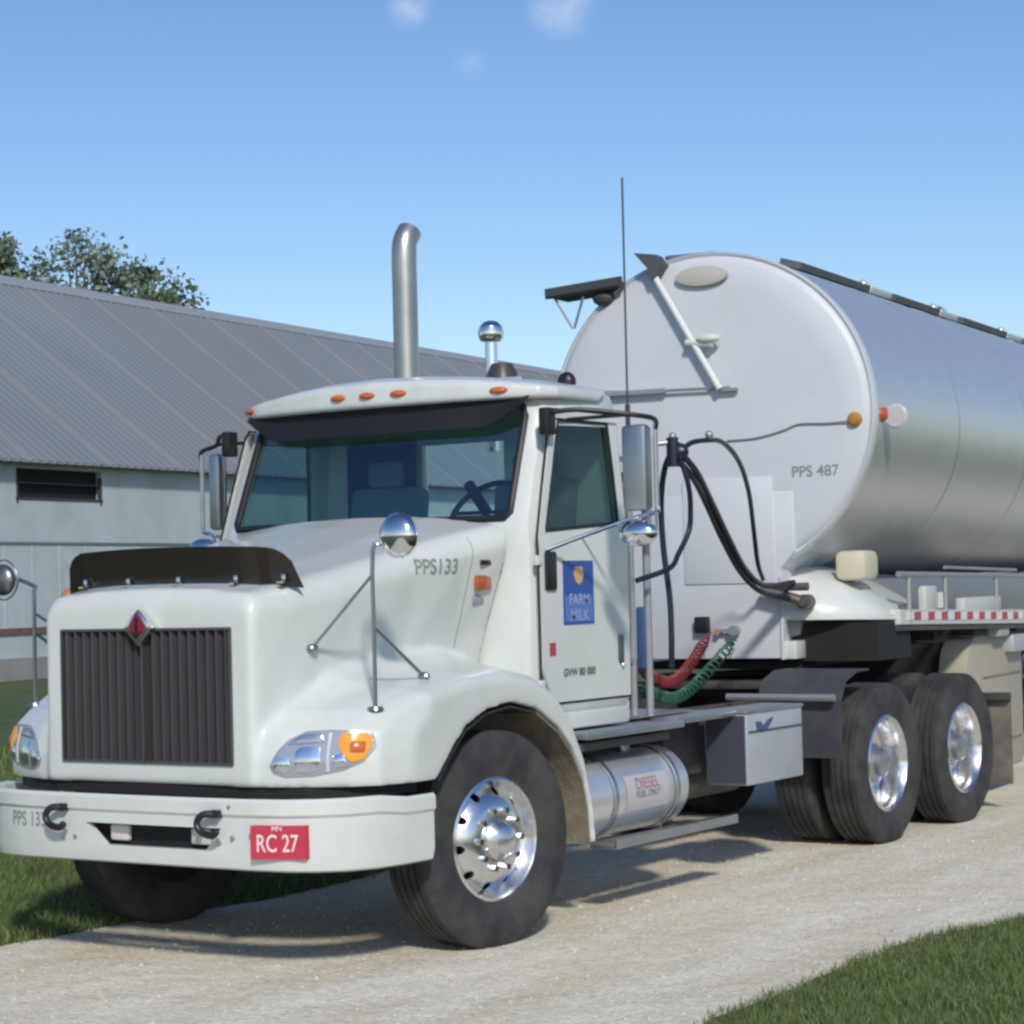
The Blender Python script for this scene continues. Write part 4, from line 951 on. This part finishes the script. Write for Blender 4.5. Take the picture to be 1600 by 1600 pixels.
# dusty cabinet beside the landing gear
pr = [(1.75, .95), (1.85, 1.16), (2.02, 1.25), (3.34, 1.22), (3.38, 1.15), (3.38, .25), (3.3, .20), (1.85, .20), (1.75, .30)]
MB().prism(pr, .80, 1.02, 'X').build('pump_cabinet', beige, TL, bev=.02)
g = MB().box((1.023, 2.75, .93), (.008, 1.1, .012)); g.box((1.023, 2.75, .42), (.008, 1.1, .012)); g.build('cabinet_seam', mudl, TL)
g = MB().box((1.06, 2.55, 1.285), (.10, .30, .10), bev=.02); g.box((1.03, 3.1, 1.17), (.14, .5, .14), bev=.02); g.build('fender_bracket', boxgrey, TL)
for s in (1, -1):
    g = MB().box((s * .7, 3.9, .75), (.12, .14, .9)); g.box((s * .7, 3.9, .29), (.28, .3, .03)); g.build('landing_leg', frame, TL)
for y in (8.6, 9.9):
    MB().tube([(-.9, y, .5), (.9, y, .5)], .07, 12).build('axle', frame, TL); place_wheels(TL, y)
for s in (1, -1): MB().prism([(7.95, .9), (8.2, 1.12), (10.3, 1.12), (10.55, .9), (10.5, .9), (10.28, 1.09), (8.22, 1.09), (8.0, .9)], s * .6, s * 1.2, 'X').build('wheel_fender', dullalu, TL)
# head details
hz = lambda x, z, off=.0: (x, F0 - .055 - off, z)
g = MB().tube([hz(.005, 3.765, 0), hz(.005, 3.765, .03)], .19, 28); g.v = [(x, y, 3.765 + (z - 3.765) * .36) for x, y, z in g.v]
g.build('vent_cover', mat('vent_cream', (.46, .46, .40), .6), TL, bev=.008)
g = MB().tube([hz(-.33, 3.80, .05), hz(-.10, 3.40, .06), hz(.13, 2.995, .06)], .022, 10); g.build('lift_strut', mat('strut_white', (.72, .73, .70), .35), TL)
g = MB().sphere(hz(.06, 3.335, .07), .06, (1.5, .7, .55), 16); g.tube([hz(-.10, 3.32, .06), hz(.09, 3.30, .06)], .025, 10); g.build('strut_clamp', white, TL)
g = MB().prism([(-.46, 3.955), (-.30, 3.93), (-.25, 3.86), (-.30, 3.78), (-.335, 3.765), (-.36, 3.84)], F0 - .14, F0 - .02, 'Y'); g.build('hinge_bracket', mat('bracket_dark', (.08, .085, .09), .5), TL)
g = MB().tube([hz(-1.0, 3.045, .02), hz(-.46, 3.015, .03), hz(.19, 3.005, .03)], .010, 8); g.box(hz(-.52, 3.012, .04), (.50, .03, .03)); g.box(hz(.18, 2.99, .03), (.13, .03, .02)); g.build('support_bar', steel, TL)
# work platform at the upper left
g = MB().box((-.86, F0 + .05, 3.745), (.56, .35, .03), rot=Matrix.Rotation(R(-4), 3, 'Y')); g.box((-.86, F0 - .10, 3.755), (.58, .03, .07), rot=Matrix.Rotation(R(-4), 3, 'Y')); g.sphere((-.74, F0 - .03, 3.68), .06, (1.4, 1, .9), 12)
g.build('walkway_platform', mat('platform_dark', (.05, .055, .055), .6), TL)
g = MB()
for a, b in (((-1.10, 3.72), (-.975, 3.49)), ((-.87, 3.70), (-.965, 3.49))): g.tube([(a[0], F0 - .08, a[1]), (b[0], F0 - .04, b[1])], .010, 6)
g.build('platform_brace', steel, TL)
hbv = BVHTree.FromPolygons([v.co[:] for v in hd.data.vertices], [p.vertices[:] for p in hd.data.polygons])
def hp(x, z):
    r = hbv.ray_cast(Vector((x, -5, z)), Vector((0, 1, 0))); return r[0] + Vector((0, -.003, 0)) if r[0] else Vector((x, F0 - .05, z))
# lamps and cable
g = MB().lathe([(0, -.05), (.03, -.045), (.048, -.02), (.05, .02)], hz(1.035, 2.745, -.02), 'Y', 20); g.build('clearance_lamp', mat('lamp_ochre', (.42, .20, .04), .3), TL)
MB().lathe([(.05, .0), (.045, .05), (0, .06)], (1.145, F0 + .18, 2.78), 'X', 20).build('side_lamp', redl, TL)
g = MB().lathe([(0, -.012), (.068, -.010), (.082, 0), (.068, .010), (0, .012)], (1.245, F0 + .16, 2.765), 'Y', 28); g.tube([(1.14, F0 + .17, 2.765), (1.20, F0 + .165, 2.765)], .010, 8); g.build('side_reflector', mat('reflector_pale', (.50, .47, .48), .3), TL)
g = MB().tube(smooth_path([hz(1.0, 2.735, .004), hz(.85, 2.73, .004), hz(.66, 2.735, .004), hz(.55, 2.70, .004), hz(.36, 2.66, .004), hz(.15, 2.652, .004)], 5), .006, 6); g.build('lamp_cable', txtg, TL)
me = text_mesh('PPS 487', .10, lambda x, y: hp(.755 + x, 2.42 + y)); link('trailer_number', me, txtg, TL, smooth=0)
# connectors
MB().box(hz(-.055, 1.43, .03), (.10, .06, .11), bev=.012).build('power_socket', black, TL)
g = MB().tube([hz(.175, 1.39, 0), hz(.175, 1.39, .07)], .035, 14); g.box(hz(.11, 1.39, .04), (.14, .02, .02)); g.build('gladhand', steel, TL)
g = MB().tube([hz(.06, 1.38, 0), hz(.06, 1.38, .06)], .02, 10); g.build('gladhand', mat('pink_fitting', (.5, .2, .2), .5), TL)
g = MB().tube([hz(.68, 1.57, -.02), hz(.68, 1.57, .08)], .05, 18); g.tube([hz(.68, 1.57, .08), hz(.68, 1.57, .1)], .028, 12); g.tube([hz(.40, 1.66, .1), hz(.60, 1.60, .09), hz(.66, 1.58, .08)], .035, 10); g.tube([hz(.45, 1.67, .1), hz(.72, 1.67, .09)], .028, 10); g.build('hose_coupling', mat('coupling_brass', (.16, .14, .13), .45, .5), TL)
# top walkway and hatches
for k, (a, b) in enumerate(((0.0, 1.5), (2.1, 3.3), (4.0, 5.4), (6.2, 7.6))):
    MB().box((.38, (a + b) / 2, 3.898), (.16, b - a, .05), rot=Matrix.Rotation(R(17), 3, 'Y')).build('walkway_grating', mat('grating_dark', (.08, .09, .09), .7), TL)
    g = MB().box((.38, b + .28, 3.898), (.16, .50, .05), rot=Matrix.Rotation(R(17), 3, 'Y'), bev=.01); g.sphere((.37, b + .1, 3.925), .04); g.build('walkway_plate', mat('walkway_pale', (.62, .64, .64), .35, .4), TL)
g = MB().lathe([(.30, 0), (.30, .10), (.26, .13), (0, .15)], (0, 4.0, 3.88), 'Z', 28); g.build('manway_hatch', alu, TL)
g = MB().box((-.12, F0 + .12, 3.925), (.36, .2, .03), bev=.01); g.build('top_plate', dullalu, TL)
